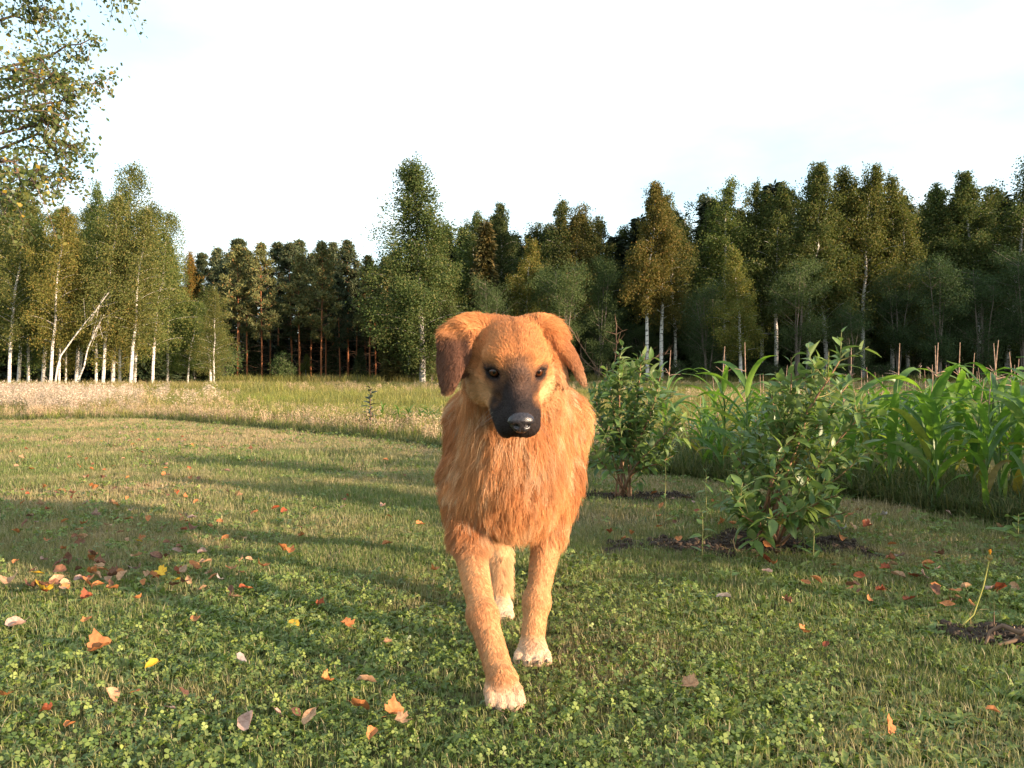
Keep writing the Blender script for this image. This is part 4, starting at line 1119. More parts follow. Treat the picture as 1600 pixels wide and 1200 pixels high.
def leaf_mat_one(name, c0, c1, trans=0.25, rough=0.4, spec=0.5, back=None, vein=True):
    """for leaves that are objects: colour varies object by object; paler underside and midrib"""
    m, t, out = newmat(name)
    oi = t.nodes.new('ShaderNodeObjectInfo'); geo = t.nodes.new('ShaderNodeNewGeometry')
    c = ramp(t, oi.outputs['Random'], [(0.0, c0), (1.0, c1)])
    f = noise(t, 40, 3, 0.6, geo.outputs['Position']); c = mixc(t, 1.0, c, ramp(t, f, [(0.3, (0.8, 0.8, 0.8)), (0.7, (1.2, 1.2, 1.15))]), 'MULTIPLY')
    c = mixc(t, 1.0, c, oi.outputs['Color'], 'MULTIPLY')
    if back: c = mixc(t, geo.outputs['Backfacing'], c, back)
    p = t.nodes.new('ShaderNodeBsdfPrincipled'); p.inputs['Roughness'].default_value = rough; p.inputs['Specular IOR Level'].default_value = spec
    t.links.new(c, p.inputs['Base Color'])
    tr = t.nodes.new('ShaderNodeBsdfTranslucent'); t.links.new(mixc(t, 1.0, c, (1.3, 1.5, 0.55), 'MULTIPLY'), tr.inputs['Color'])
    mx = t.nodes.new('ShaderNodeMixShader'); mx.inputs[0].default_value = trans
    t.links.new(p.outputs[0], mx.inputs[1]); t.links.new(tr.outputs[0], mx.inputs[2]); t.links.new(mx.outputs[0], out.inputs['Surface'])
    return m
BERRY_LEAF = leaf_mat_one('berry_leaf', (0.070, 0.130, 0.036), (0.150, 0.220, 0.062), 0.32, 0.42, 0.4, (0.17, 0.22, 0.10))
BERRY_STEM = plain_mat('berry_stem', [(0.3, (0.13, 0.065, 0.035)), (0.7, (0.30, 0.17, 0.09))], 18, 0.6, 4, 0.3, 60)
BERRY_TWIG = plain_mat('berry_twig', [(0.3, (0.14, 0.16, 0.05)), (0.7, (0.26, 0.22, 0.08))], 18, 0.6)
rgb = np.random.default_rng(17)
LEAF_ME = []
for k in range(7):
    V, F = blade_leaf(0.054, rgb.uniform(0.024, 0.030), rgb, rgb.uniform(0.15, 0.5), rgb.uniform(0.0, 0.45), 5, wave=0.04)
    LEAF_ME.append(mesh_np('berry_leaf', V, F, BERRY_LEAF, True))
def basis(d, rg, up=(0, 0, 1)):
    d = unit(d); s = np.cross(up, d); s = unit(s + rg.normal(0, 0.25, 3)); s = unit(s - d * np.dot(s, d)); return np.stack([d, s, np.cross(d, s)], 1)
def berry_bush(base, stems, label, seed, n_side, scale=1.0, dens=1.0):
    rg = np.random.default_rng(seed)
    o = empty('berry_bush', base); tag(o, label, 'bush', 'berry bushes along the lawn')
    spots = []; tw = MB()
    for pts, r0 in stems:
        P3 = np.array(pts); q = on_path(P3, np.linspace(0, 1, 12)); q[1:-1] += rg.normal(0, 0.006, (10, 3)); q -= base
        for _ in range(2): q[1:-1] = 0.5 * q[1:-1] + 0.25 * (q[:-2] + q[2:])
        sm = MB(); sm.tube(q, np.linspace(r0, r0 * 0.3, 12), 6); part('stem', sm.build('stem', BERRY_STEM, True), o)
        Ltot = np.linalg.norm(np.diff(q, axis=0), axis=1).sum()
        axes = [(q, 0.40, Ltot)]
        for j in range(max(2, int(n_side * Ltot / 0.8))):
            u = rg.uniform(0.22, 0.95); p0 = on_path(q, np.array(u)); tdir = unit(on_path(q, np.array(min(1, u + 0.05))) - on_path(q, np.array(u - 0.05)))
            d = unit(tdir * 0.7 + rg.normal(0, 0.75, 3) + (0, 0, 0.35)); L = rg.uniform(0.07, 0.22) * (1.1 - 0.75 * u) * scale
            pts2 = p0 + d * (L * np.linspace(0, 1, 5))[:, None] + np.array((0, 0, 1)) * (0.2 * L * np.linspace(0, 1, 5) ** 2)[:, None]
            tw.tube(pts2, np.linspace(0.0026, 0.0011, 5), 4); axes.append((pts2, 0.12, L))
        for pth, u0, L in axes:
            nlf = max(3, int(dens * L * (1 - u0) / 0.0185)); ph = rg.uniform(0, 6.28)
            for k in range(nlf):
                u = u0 + (1 - u0) * (k + rg.random() * 0.6) / nlf
                p0 = on_path(pth, np.array(u)); td = unit(on_path(pth, np.array(min(1, u + 0.04))) - on_path(pth, np.array(max(0, u - 0.06))))
                a = unit(np.cross(td, (0.3, 0.2, 1))); b = np.cross(td, a); ph += 2.4
                dr = unit(td * (0.55 + 0.9 * (u > 0.9)) + (a * math.cos(ph) + b * math.sin(ph)) * 0.9 + np.array((0, 0, 0.05)))
                spots.append((p0, dr, rg.uniform(0.62, 1.15) * (0.75 + 0.25 * (u < 0.9))))
    part('twigs', tw.build('twigs', BERRY_TWIG), o)
    # nearest / largest 300 leaves are parts, the rest one part
    d2 = np.array([(p + base)[1] - 0.12 * s for p, d, s in spots]); order = np.argsort(d2)
    mb = MB()
    for r_, i in enumerate(order):
        p0, dr, s = spots[i]; B = basis(dr, rg); s *= scale
        if p0[2] + base[2] < 0.02: p0[2] = 0.02 - base[2]
        me = LEAF_ME[rg.integers(0, 7)]
        if r_ < 300:
            lf = bpy.data.objects.new('leaf', me); COL.objects.link(lf); lf.parent = o
            M4 = Matrix([[B[a, 0] * s, B[a, 1] * s, B[a, 2] * s, p0[a]] for a in range(3)] + [[0, 0, 0, 1]]); lf.matrix_local = M4
            z = p0[2] / 0.8; g = rg.random()
            lf.color = (1.0 + 0.5 * (g > 0.8) + 0.15 * z, 1.0 + 0.25 * (g > 0.8) + 0.12 * z, 1.0, 1) if g < 0.985 else (3.2, 1.4, 0.8, 1)  # higher leaves lighter: sunlight on the bush top put into leaf colour
        else:
            V = np.empty(len(me.vertices) * 3); me.vertices.foreach_get('co', V); V = V.reshape(-1, 3) * s
            mb.add(V @ B.T + p0, np.array([list(pp.vertices) for pp in me.polygons]))
    if mb.n:
        q = part('inner_foliage', mb.build('inner_foliage', BERRY_LEAF, True), o); q['kind'] = 'stuff'
    return o
def ST(base, lst, seed):
    """stems given as pixel rows of (px, py, distance)"""
    rg = np.random.default_rng(seed); out_ = []
    for l in lst:
        b0 = np.array(base) + np.array((rg.uniform(-0.05, 0.05), rg.uniform(-0.04, 0.04), 0))
        out_.append(([b0] + [at(p[0], p[2], p[1]) for p in l], rg.uniform(0.0050, 0.0085)))
    return out_
b1 = np.array((1.03, 3.25, 0.0))
s1 = ST(b1, [[(1195, 770, 3.2), (1240, 684, 3.15), (1290, 599, 3.1), (1318, 552, 3.1)], [(1200, 760, 3.22), (1232, 656, 3.2), (1236, 558, 3.2)], [(1215, 770, 3.2), (1262, 656, 3.22), (1278, 560, 3.25)],
             [(1240, 780, 3.15), (1300, 703, 3.1), (1352, 639, 3.05)], [(1220, 760, 3.3), (1215, 666, 3.35), (1205, 609, 3.4)], [(1190, 790, 3.3), (1165, 740, 3.4), (1142, 693, 3.45)],
             [(1250, 800, 3.2), (1310, 745, 3.2), (1345, 714, 3.2)], [(1190, 820, 3.1), (1165, 800, 3.05), (1148, 775, 3.0)], [(1235, 740, 3.3), (1290, 646, 3.4), (1330, 595, 3.45)],
             [(1230, 810, 3.05), (1270, 790, 3.0), (1310, 775, 2.95)], [(1215, 815, 3.0), (1232, 806, 2.95), (1248, 796, 2.92)], [(1250, 820, 3.15), (1290, 812, 3.1), (1322, 800, 3.05)], [(1195, 800, 3.3), (1165, 770, 3.32), (1150, 735, 3.35)], [(1205, 830, 3.05), (1180, 818, 2.98), (1160, 806, 2.95)], [(1215, 800, 3.35), (1200, 721, 3.5), (1180, 656, 3.6)]], 3)
berry_bush(b1, s1, 'nearer berry bush with a bare reddish main stem on the soil patch', 21, 16, 1.32, 1.15)
b2 = np.array((0.62, 4.5, 0.0))
s2 = ST(b2, [[(965, 700, 4.5), (970, 620, 4.45), (968, 552, 4.4)], [(975, 700, 4.5), (995, 620, 4.5), (1003, 552, 4.5)], [(985, 710, 4.45), (1020, 640, 4.4), (1034, 578, 4.4)],
             [(960, 720, 4.5), (940, 660, 4.5), (926, 610, 4.5)], [(990, 730, 4.4), (1030, 690, 4.35), (1062, 650, 4.3)], [(975, 720, 4.6), (985, 640, 4.7), (985, 580, 4.75)], [(985, 740, 4.45), (1020, 725, 4.4), (1052, 712, 4.4)],
             [(955, 740, 4.4), (935, 715, 4.35), (925, 690, 4.35)], [(970, 710, 4.6), (955, 630, 4.65), (945, 585, 4.7)], [(980, 710, 4.55), (1010, 660, 4.6), (1050, 612, 4.65)]], 4)
berry_bush(b2, s2, 'farther berry bush standing just right of the dog', 22, 17, 1.35, 1.15)

# ---- corn
CORN_LEAF = leaf_mat_one('corn_leaf', (0.075, 0.150, 0.038), (0.130, 0.215, 0.055), 0.45, 0.40, 0.45)
CORN_STALK = plain_mat('corn_stalk', [(0.3, (0.07, 0.13, 0.035)), (0.7, (0.15, 0.20, 0.06))], 12, 0.5)
TASSEL = plain_mat('corn_tassel', [(0.3, (0.22, 0.13, 0.09)), (0.7, (0.42, 0.28, 0.20))], 60, 0.85, 4, 0.4, 200)
def corn_leaf_mesh(L, Wd, rg):
    n = 10; t_ = np.linspace(0, 1, n)
    w = Wd * 0.5 * np.minimum(1, 0.35 + t_ / 0.18 * 0.65) * (1 - t_ ** 2.4); w[-1] = 0.0006
    e0 = rg.uniform(1.12, 1.42); droop = rg.uniform(1.1, 2.5); tw = rg.normal(0, 0.5)
    ang = e0 - droop * t_ ** 1.5
    dx = np.cos(ang) * L / (n - 1); dz = np.sin(ang) * L / (n - 1)
    x = np.concatenate([[0], np.cumsum(dx)[:-1]]); z = np.concatenate([[0], np.cumsum(dz)[:-1]])
    y0 = rg.normal(0, 0.12) * L * t_ ** 2
    nx = -np.sin(ang); nz_ = np.cos(ang); V = []
    for s in (-1, -0.5, 0, 0.5, 1):
        c = np.cos(tw * t_ * 1.5); sn = np.sin(tw * t_ * 1.5)
        up = (0.30 * abs(s)) * w + 0.10 * Wd * abs(s) * np.sin(t_ * 14 + s * 3 + rg.uniform(0, 1)) * t_
        V.append(np.stack([x + nx * (up * c + s * w * sn), y0 + s * w * c - up * sn * 0.4, z + nz_ * (up * c + s * w * sn)], 1))
    V = np.concatenate(V); F = []
    for r_ in range(4):
        for i in range(n - 1): F.append([r_ * n + i, r_ * n + i + 1, (r_ + 1) * n + i + 1, (r_ + 1) * n + i])
    return mesh_np('corn_leaf', V, np.array(F), CORN_LEAF, True)
def corn_plant(seed, H, tass=True):
    rg = np.random.default_rng(seed)
    o = empty('corn_plant'); st = MB(); k = 8; z = np.linspace(0, 1, k); w = np.cumsum(rg.normal(0, 0.006, (k, 2)), 0)
    P = np.stack([w[:, 0], w[:, 1], z * H * 0.96], 1); st.tube(P, np.linspace(0.010, 0.0035, k), 7)
    part('stalk', st.build('stalk', CORN_STALK, True), o)
    nl_ = rg.integers(8, 11); az = rg.uniform(0, 6.28)
    for j in range(nl_):
        u = 0.10 + 0.72 * (j / (nl_ - 1)); prof = 0.55 + 0.75 * math.sin(math.pi * (0.15 + 0.75 * u))
        lf = part('leaf', corn_leaf_mesh(H * 0.46 * prof * rg.uniform(0.85, 1.1), 0.046 * prof * rg.uniform(0.8, 1.1), rg), o)
        lf.location = on_path(P, np.array(u)); lf.rotation_euler = (0, 0, az); az += math.pi + rg.normal(0, 0.35)
    if tass:
        tb = MB(); top = P[-1]
        def spike(p0, d, L, r_):
            tt = np.linspace(0, 1, 12); q = p0 + unit(d) * (L * tt)[:, None] + np.array((0, 0, -0.25)) * (L * tt ** 2)[:, None] * (1 - abs(unit(d)[2]))
            tb.tube(q, r_ * (1 + 0.35 * (np.arange(12) % 2)) * (1 - 0.5 * tt), 5)
        spike(top, np.array((rg.normal(0, 0.06), rg.normal(0, 0.06), 1)), H * 0.26, 0.0032)
        for q in range(rg.integers(2, 6)):
            a = rg.uniform(0, 6.28); spike(top + (0, 0, H * 0.01 * q), np.array((math.cos(a), math.sin(a), rg.uniform(0.3, 0.9))), H * rg.uniform(0.08, 0.13), 0.0024)
        part('tassel', tb.build('tassel', TASSEL), o)
    return o
CORN = [corn_plant(201 + i, 0.80 * (1.0, 0.95, 1.05, 0.9, 1.0, 0.95, 0.85, 0.8)[i], i < 6) for i in range(8)]
used_c = set(); rc = random.Random(8)
def put_corn(x, y, h, var, label=None, group='corn plants of the patch'):
    src = CORN[var]
    o = src if var not in used_c else copy_tree(src)
    if var not in used_c: used_c.add(var)
    o.location = (x, y, 0); o.rotation_euler = (rc.uniform(-0.06, 0.06), rc.uniform(-0.06, 0.06), rc.uniform(0, 6.28)); o.scale = (h * 1.05, h * 1.05, h)
    tag(o, label or 'green corn plant standing in the thick of the corn patch', 'corn plant', group)
    for ch in KIDS.get(o, ()):
        if ch.name.startswith('leaf'):
            g = rc.random(); ch.color = (0.85 + 0.5 * g, 0.9 + 0.3 * g, 0.9, 1) if not (ch.location.z < 0.28 and rc.random() < 0.35) else (rc.uniform(1.8, 3.2), rc.uniform(1.1, 1.5), 1.3, 1)
    return o
for px, py_top, d, v, lab in ((1570, 508, 3.85, 2, 'tall corn plant with a branched tassel near the right edge of the patch'), (1542, 558, 3.8, 0, 'corn plant with a plain tassel spike just left of the tallest one'), (1132, 520, 5.3, 4, 'corn plant with a thin branched tassel left of the near berry bush'),
                               (1176, 512, 5.1, 1, 'corn plant whose branched tassel rises left behind the near berry bush'), (1040, 528, 5.9, 5, 'lone tasselled corn plant right beside the farther berry bush'), (1336, 520, 4.5, 3, 'corn plant with a pink tassel right behind the near berry bush'),
                               (1438, 560, 4.3, 0, 'corn plant with a tassel in the middle of the front row'), (1512, 572, 4.2, 4, 'corn plant with an upright tassel left of the right edge group')):
    hh = CAMH - (py_top - 590) / F_PX * d
    put_corn((px - 800) / F_PX * d, d, hh / (0.80 * (1.0, 0.95, 1.05, 0.9, 1.0, 0.95)[v] * 1.34), v, lab)
n = 0
for row in range(9):
    for k in range(40):
        # rows run parallel to the lawn edge
        u = k / 39; ex = 0.95 + u * 2.35; x = ex + row * 0.34 + rc.uniform(-0.07, 0.07); y = float(edge_y(ex)) + 0.30 + row * 0.27 + rc.uniform(-0.10, 0.10)
        if x / y > 0.95 and not (2.1 < 0.515 * x + 0.857 * y < 6.5): continue
        if row > 4 and rc.random() < 0.35: continue
        if rc.random() < (0.42 if u < 0.35 else 0.16) or y < -1.0: continue
        if n >= 275: continue
        n += 1
        where = 'at the left end by the farther berry bush' if u < 0.2 else 'behind the near berry bush' if u < 0.5 else 'right of the near berry bush' if x / y < 0.56 else 'at the right edge of the picture' if x / y < 0.66 else 'beyond the right edge of the picture'
        put_corn(x, y, rc.uniform(0.76, 1.02) * (1.0 if u > 0.45 else 0.76), rc.choice((0, 1, 2, 3, 4, 5, 6, 7, 6, 7, 6)), 'green corn plant in the %s %s' % ('front row' if row == 0 else 'second row' if row == 1 else 'middle rows' if row < 5 else 'back rows', where))
for px, d in ((598, 10.6), (612, 10.4), (625, 10.5), (640, 10.3), (658, 10.5), (672, 10.1), (684, 10.2)):
    put_corn((px - 800) / F_PX * d, d, rc.uniform(0.42, 0.55), 6 if px % 2 else 7, 'low bright young corn plant in the dry weeds left of the dog', 'young corn plants left of the dog')

# ---- single plants
DARKLEAF = leaf_mat_one('sapling_leaf', (0.020, 0.035, 0.022), (0.05, 0.07, 0.045), 0.1, 0.5, 0.4)
def small_plant(name, label, cat, base, h, nl_, L, Wd, seed, mat, stem_mat, lean=(0, 0), pair=False, u0=0.2, r0=0.003):
    rg = np.random.default_rng(seed); o = empty(name, base); tag(o, label, cat)
    z = np.linspace(0, 1, 7); P = np.stack([lean[0] * h * z ** 1.5 + rg.normal(0, 0.01 * h, 7) * z, lean[1] * h * z, h * z], 1)
    s = MB(); s.tube(P, np.linspace(r0, r0 * 0.4, 7), 5); part('stem', s.build('stem', stem_mat, True), o)
    for k in range(nl_):
        u = u0 + (1 - u0) * (k + 0.5) / nl_; a = k * 2.4 + rg.normal(0, 0.4)
        V, F = blade_leaf(L * rg.uniform(0.7, 1.2) * (1.15 - 0.5 * u), Wd * rg.uniform(0.8, 1.2), rg, 0.3, rg.uniform(0, 0.6))
        lf = part('leaf', mesh_np('leaf', V, F, mat, True), o); d = unit(np.array((math.cos(a), math.sin(a), rg.uniform(0.1, 0.9)))); B = basis(d, rg)
        lf.matrix_local = Matrix([[B[q, 0], B[q, 1], B[q, 2], on_path(P, np.array(u))[q]] for q in range(3)] + [[0, 0, 0, 1]])
    return o
small_plant('sapling', 'dark thin sapling standing in the dry weeds left of the dog', 'sapling', ((579 - 800) / F_PX * 9.6, 9.6, 0), 0.56, 26, 0.13, 0.06, 4, DARKLEAF, TWIG, r0=0.010)
small_plant('seedling', 'pale green seedling on the soil left of the near berry bush', 'plant', at(1098, 2.95, z=0.0), 0.19, 9, 0.055, 0.026, 5, BERRY_LEAF, BERRY_TWIG, u0=0.05)
small_plant('seedling', 'upright pale seedling with narrow leaves in front of the near berry bush', 'plant', at(1272, 2.92, z=0.0), 0.13, 7, 0.06, 0.016, 6, BERRY_LEAF, BERRY_TWIG, u0=0.1)
small_plant('seedling', 'tiny single leaved seedling below the soil patch of the near bush', 'plant', at(1143, 2.62, z=0.0), 0.055, 3, 0.045, 0.022, 7, BERRY_LEAF, BERRY_TWIG, u0=0.5)
small_plant('weed', 'tall thin weed spike in the lawn between the two berry bushes', 'plant', at(1104, 3.7, z=0.0), 0.26, 16, 0.035, 0.010, 8, BERRY_LEAF, BERRY_TWIG, u0=0.35)
small_plant('weed', 'flowering weed stem at the foot of the farther berry bush', 'plant', at(1040, 4.1, z=0.0), 0.26, 10, 0.04, 0.018, 9, BERRY_LEAF, BERRY_TWIG, u0=0.1)
small_plant('weed', 'broad leaved weed low at the right end of the corn row', 'plant', at(1592, 3.25, z=0.0), 0.13, 9, 0.10, 0.06, 10, BERRY_LEAF, BERRY_TWIG, u0=0.1)
small_plant('seedling', 'little twig with a green shoot on the soil bed at the right edge', 'plant', at(1555, 2.05, z=0.01), 0.075, 3, 0.018, 0.010, 11, BERRY_LEAF, TWIG, u0=0.8)
# hawkweed / dandelion
def dandelion():
    o = empty('dandelion', at(1497, 2.16, z=0.0)); tag(o, 'single yellow budded dandelion leaning over the soil bed at the right', 'flower')
    B0 = at(1497, 2.16, z=0.0); T0 = at(1547, 2.16, 876)
    pts = np.stack([B0, B0 * 0.62 + T0 * 0.38 + (0.012, 0, -0.03), B0 * 0.3 + T0 * 0.7 + (0.010, 0, -0.015), T0]) - B0
    s = MB(); s.tube(on_path(pts, np.linspace(0, 1, 10)), np.linspace(0.0020, 0.0015, 10), 6)
    part('stem', s.build('stem', plain_mat('dandelion_stem', [(0.3, (0.26, 0.27, 0.06)), (0.7, (0.40, 0.36, 0.10))], 20, 0.5), True), o)
    top = T0 - B0; b = MB(); tt = np.linspace(0, 1, 6)
    b.tube(top + np.array((0.15, 0, 1)) * (0.016 * tt)[:, None], np.array((0.003, 0.0065, 0.0072, 0.0065, 0.0055, 0.004)), 9)
    part('bud', b.build('bud', plain_mat('dandelion_bud', [(0.3, (0.14, 0.14, 0.04)), (0.7, (0.30, 0.20, 0.05))], 120, 0.7), True), o)
    f = MB(); rg = np.random.default_rng(3)
    for k in range(26):
        a = k * 2.4; r_ = rg.uniform(0.001, 0.005); d = np.array((math.cos(a) * r_, math.sin(a) * r_, 0.012 + rg.uniform(0, 0.005)))
        p0 = top + (0.002, 0, 0.013); sd = np.array((-math.sin(a), math.cos(a), 0)) * 0.0012
        f.add(np.stack([p0 - sd, p0 + sd, p0 + d + sd, p0 + d - sd]), np.array([[0, 1, 2, 3]]))
    part('petals', f.build('petals', plain_mat('dandelion_petal', [(0.3, (0.70, 0.26, 0.02)), (0.7, (0.85, 0.42, 0.03))], 90, 0.7)), o)
dandelion()
# roots and twigs on the soil bed
for k, (x, y, a, L) in enumerate(((1.33, 2.0, 0.2, 0.26), (1.42, 1.93, -0.5, 0.22), (1.25, 1.97, -0.35, 0.16), (1.38, 2.08, 0.9, 0.14), (1.46, 1.99, 1.4, 0.11))):
    rg = np.random.default_rng(300 + k); tt = np.linspace(0, 1, 8)
    q = np.stack([np.cos(a) * L * (tt - 0.5), np.sin(a) * L * (tt - 0.5), 0.012 + 0.05 * np.sin(tt * 3.1) * rg.uniform(0.2, 1)], 1) + rg.normal(0, 0.006, (8, 3))
    mb = MB(); mb.tube(q, 0.0035 + 0.004 * np.sin(tt * 2.6), 6)
    r_ = obj('dead_root', mb.build('dead_root', TWIG, True), loc=(x, y, 0.01))
    tag(r_, ['long dead root lying across the soil bed at the right', 'thick dead root on the front of the soil bed', 'short root at the left tip of the soil bed', 'thin root arching at the back of the soil bed', 'upright root stub on the soil bed'][k], 'root')
# ================================================================== LAWN, FIELD AND EDGE VEGETATION
rl = np.random.default_rng(55)
def grass_mat(name, stops, dry=None, dscale=0.9, drange=(0.50, 0.66), trans=0.3, rough=0.55, inst_var=0.25, spec=0.3, field=False):
    m, t, out = newmat(name)
    geo = t.nodes.new('ShaderNodeNewGeometry'); oi = t.nodes.new('ShaderNodeObjectInfo')
    c = ramp(t, geo.outputs['Random Per Island'], stops)
    if dry:
        f = noise(t, dscale, 5, 0.6, oi.outputs['Location'])
        c2 = ramp(t, geo.outputs['Random Per Island'], dry)
        c = mixc(t, ramp(t, f, [(drange[0], (0, 0, 0)), (drange[1], (0.85, 0.85, 0.85))]), c, c2)
    v = ramp(t, oi.outputs['Random'], [(0.0, (1 - inst_var,) * 3), (1.0, (1 + inst_var, 1 + inst_var * 0.8, 1 + inst_var * 0.4))])
    c = mixc(t, 1.0, c, v, 'MULTIPLY')
    p = t.nodes.new('ShaderNodeBsdfPrincipled'); p.inputs['Roughness'].default_value = rough; p.inputs['Specular IOR Level'].default_value = spec
    t.links.new(c, p.inputs['Base Color'])
    tr = t.nodes.new('ShaderNodeBsdfTranslucent'); t.links.new(mixc(t, 1.0, c, (1.2, 1.3, 0.6), 'MULTIPLY'), tr.inputs['Color'])
    mx = t.nodes.new('ShaderNodeMixShader'); mx.inputs[0].default_value = trans
    t.links.new(p.outputs[0], mx.inputs[1]); t.links.new(tr.outputs[0], mx.inputs[2]); t.links.new(mx.outputs[0], out.inputs['Surface'])
    return m
STRAW = [(0.0, (0.22, 0.155, 0.090)), (0.6, (0.37, 0.265, 0.165)), (1.0, (0.50, 0.38, 0.25))]
GRASS = grass_mat('lawn_grass', [(0.0, (0.074, 0.122, 0.030)), (0.6, (0.118, 0.176, 0.044)), (0.86, (0.19, 0.20, 0.085)), (1.0, (0.42, 0.34, 0.22))], STRAW, 0.75, (0.47, 0.66))
CLOVER = grass_mat('clover_leaf', [(0.0, (0.080, 0.132, 0.034)), (0.5, (0.136, 0.196, 0.050)), (1.0, (0.25, 0.30, 0.085))], None, trans=0.32, rough=0.45, spec=0.35)
DRYG = grass_mat('dry_thatch', STRAW, None)

def tuft(rg, n, h, w, spread, lean=0.6):
    mb = MB()
    for k in range(n):
        b = np.array((*rg.normal(0, spread, 2), -0.004)); a = rg.uniform(0, 6.28); hh = h * rg.uniform(0.5, 1.15); ln = lean * rg.uniform(0.1, 1.2)
        d = np.array((math.cos(a), math.sin(a), 0)); s = np.array((-math.sin(a), math.cos(a), 0)) * w * rg.uniform(0.7, 1.2) * 0.5
        if rg.random() < 0.4: s = s * 0.6 + d * w * 0.2
        p1 = b + d * hh * ln * 0.35 + (0, 0, hh * 0.6); p2 = b + d * hh * ln + (0, 0, hh * (1 - 0.35 * ln))
        mb.add(np.stack([b - s, b + s, p1 + s * 0.8, p2, p1 - s * 0.8]), np.array([[0, 1, 2, 4]]))
        mb.F.append(np.array([[4, 2, 3]]) + mb.n - 5)
    return mb
def clover(rg, n, h, r_, spread):
    mb = MB()
    for k in range(n):
        c = np.array((*rg.normal(0, spread, 2), h * rg.uniform(0.5, 1.1))); a0 = rg.uniform(0, 6.28); nrm = unit(np.array((*rg.normal(0, 0.75, 2), 1)))
        u = unit(np.cross(nrm, (math.cos(a0), math.sin(a0), 0.1))); v = np.cross(nrm, u)
        for q in range(3):
            a = q * 2.094; d = u * math.cos(a) + v * math.sin(a); s = np.cross(nrm, d); R_ = r_ * rg.uniform(0.8, 1.15)
            mb.add(np.stack([c, c + d * R_ * 0.6 + s * R_ * 0.5 + nrm * R_ * 0.15, c + d * R_ * 1.05 + s * R_ * 0.2, c + d * R_ * 1.05 - s * R_ * 0.2, c + d * R_ * 0.6 - s * R_ * 0.5 + nrm * R_ * 0.15]), np.array([[0, 1, 2, 3, 4]]))
    return mb
def broad(rg, n, L, Wd, spread, el=(0.2, 1.1)):
    mb = MB()
    for k in range(n):
        V, F = blade_leaf(L * rg.uniform(0.6, 1.2), Wd * rg.uniform(0.7, 1.2), rg, rg.uniform(0.1, 0.5), rg.uniform(0.1, 0.9), 5, wave=0.06)
        a = rg.uniform(0, 6.28); e = rg.uniform(*el); d = np.array((math.cos(a) * math.cos(e), math.sin(a) * math.cos(e), math.sin(e)))
        B = basis(d, rg); mb.add(V @ B.T + (*rg.normal(0, spread, 2), 0.002), F)
    return mb
LT = []
for k in range(4): LT.append(tuft(rl, 16, 0.036, 0.0022, 0.018).build('grass_tuft', GRASS))            # 0-3
for k in range(2): LT.append(tuft(rl, 12, 0.024, 0.0018, 0.022, 1.0).build('thatch_tuft', DRYG))       # 4-5
for k in range(3): LT.append(clover(rl, 8, 0.024, 0.0078, 0.026).build('clover_clump', CLOVER))        # 6-8
for k in range(3): LT.append(broad(rl, 6, 0.036, 0.018, 0.014).build('broad_leaf_weed', CLOVER))       # 9-11
LAWN_T = make_templates('lawn_plant', LT)
def fill(y0, y1, per_m2, kx=0.80):
    """random ground points seen between two distances"""
    n = int(per_m2 * kx * (y1 ** 2 - y0 ** 2))
    y = np.sqrt(rl.uniform(y0 ** 2, y1 ** 2, n)); x = rl.uniform(-1, 1, n) * (kx * y + 0.15)
    return x, y
Ps, Id, Sc = [], [], []
for y0, y1, dn, sc in ((0.9, 2.3, 3600, 0.85), (2.3, 3.6, 2600, 0.95), (3.6, 6.0, 1300, 1.15), (6.0, 13.6, 560, 1.55)):
    x, y = fill(y0, y1, dn)
    e = edge_y(x) - y
    keep = (e > rl.normal(0, 0.08, len(x))) & (soil_w(x, y) < rl.uniform(0.15, 0.9, len(x)))
    x, y, e = x[keep], y[keep], e[keep]
    n = len(x)
    cm = fbm(x, y, 1.3, 31); bm_ = fbm(x, y, 2.1, 41); dr = fbm(x, y, 0.7, 51) + 0.55 * np.exp(-(e / np.where(x < -2.5, 1.5, 0.8)) ** 2) + 0.06 * np.clip((y - 4) / 4, 0, 1)
    u = rl.random(n)
    idx = rl.integers(0, 4, n)
    near = np.clip((4.5 - y) / 3, 0.12, 1)
    clv = u < np.clip((cm - 0.46) * 2.6, 0.02, 0.32) * near
    brd = (~clv) & (rl.random(n) < np.clip((bm_ - 0.40) * 2.8, 0.05, 0.50) * near)
    dry = (~clv) & (~brd) & (rl.random(n) < np.clip((dr - 0.44) * 3.2, 0.08, 0.85) * np.clip((y - 1.5) / 4.0, 0.25, 1))
    idx[clv] = rl.integers(6, 9, clv.sum()); idx[brd] = rl.integers(9, 12, brd.sum()); idx[dry] = rl.integers(4, 6, dry.sum())
    hv = 0.65 + 0.8 * fbm(x, y, 3.0, 61)
    Ps.append(np.stack([x, y, gz(x, y)], -1)); Id.append(idx); Sc.append(sc * hv * rl.uniform(0.75, 1.25, n))
Ps = np.concatenate(Ps); Id = np.concatenate(Id); Sc = np.concatenate(Sc)
scatter('lawn_grass', 'mown lawn of short grass, clover and small broad leaved weeds', 'grass', Ps, rl.uniform(0, 6.28, len(Ps)), rl.normal(0, 0.12, (len(Ps), 2)), Sc, Id, LAWN_T)

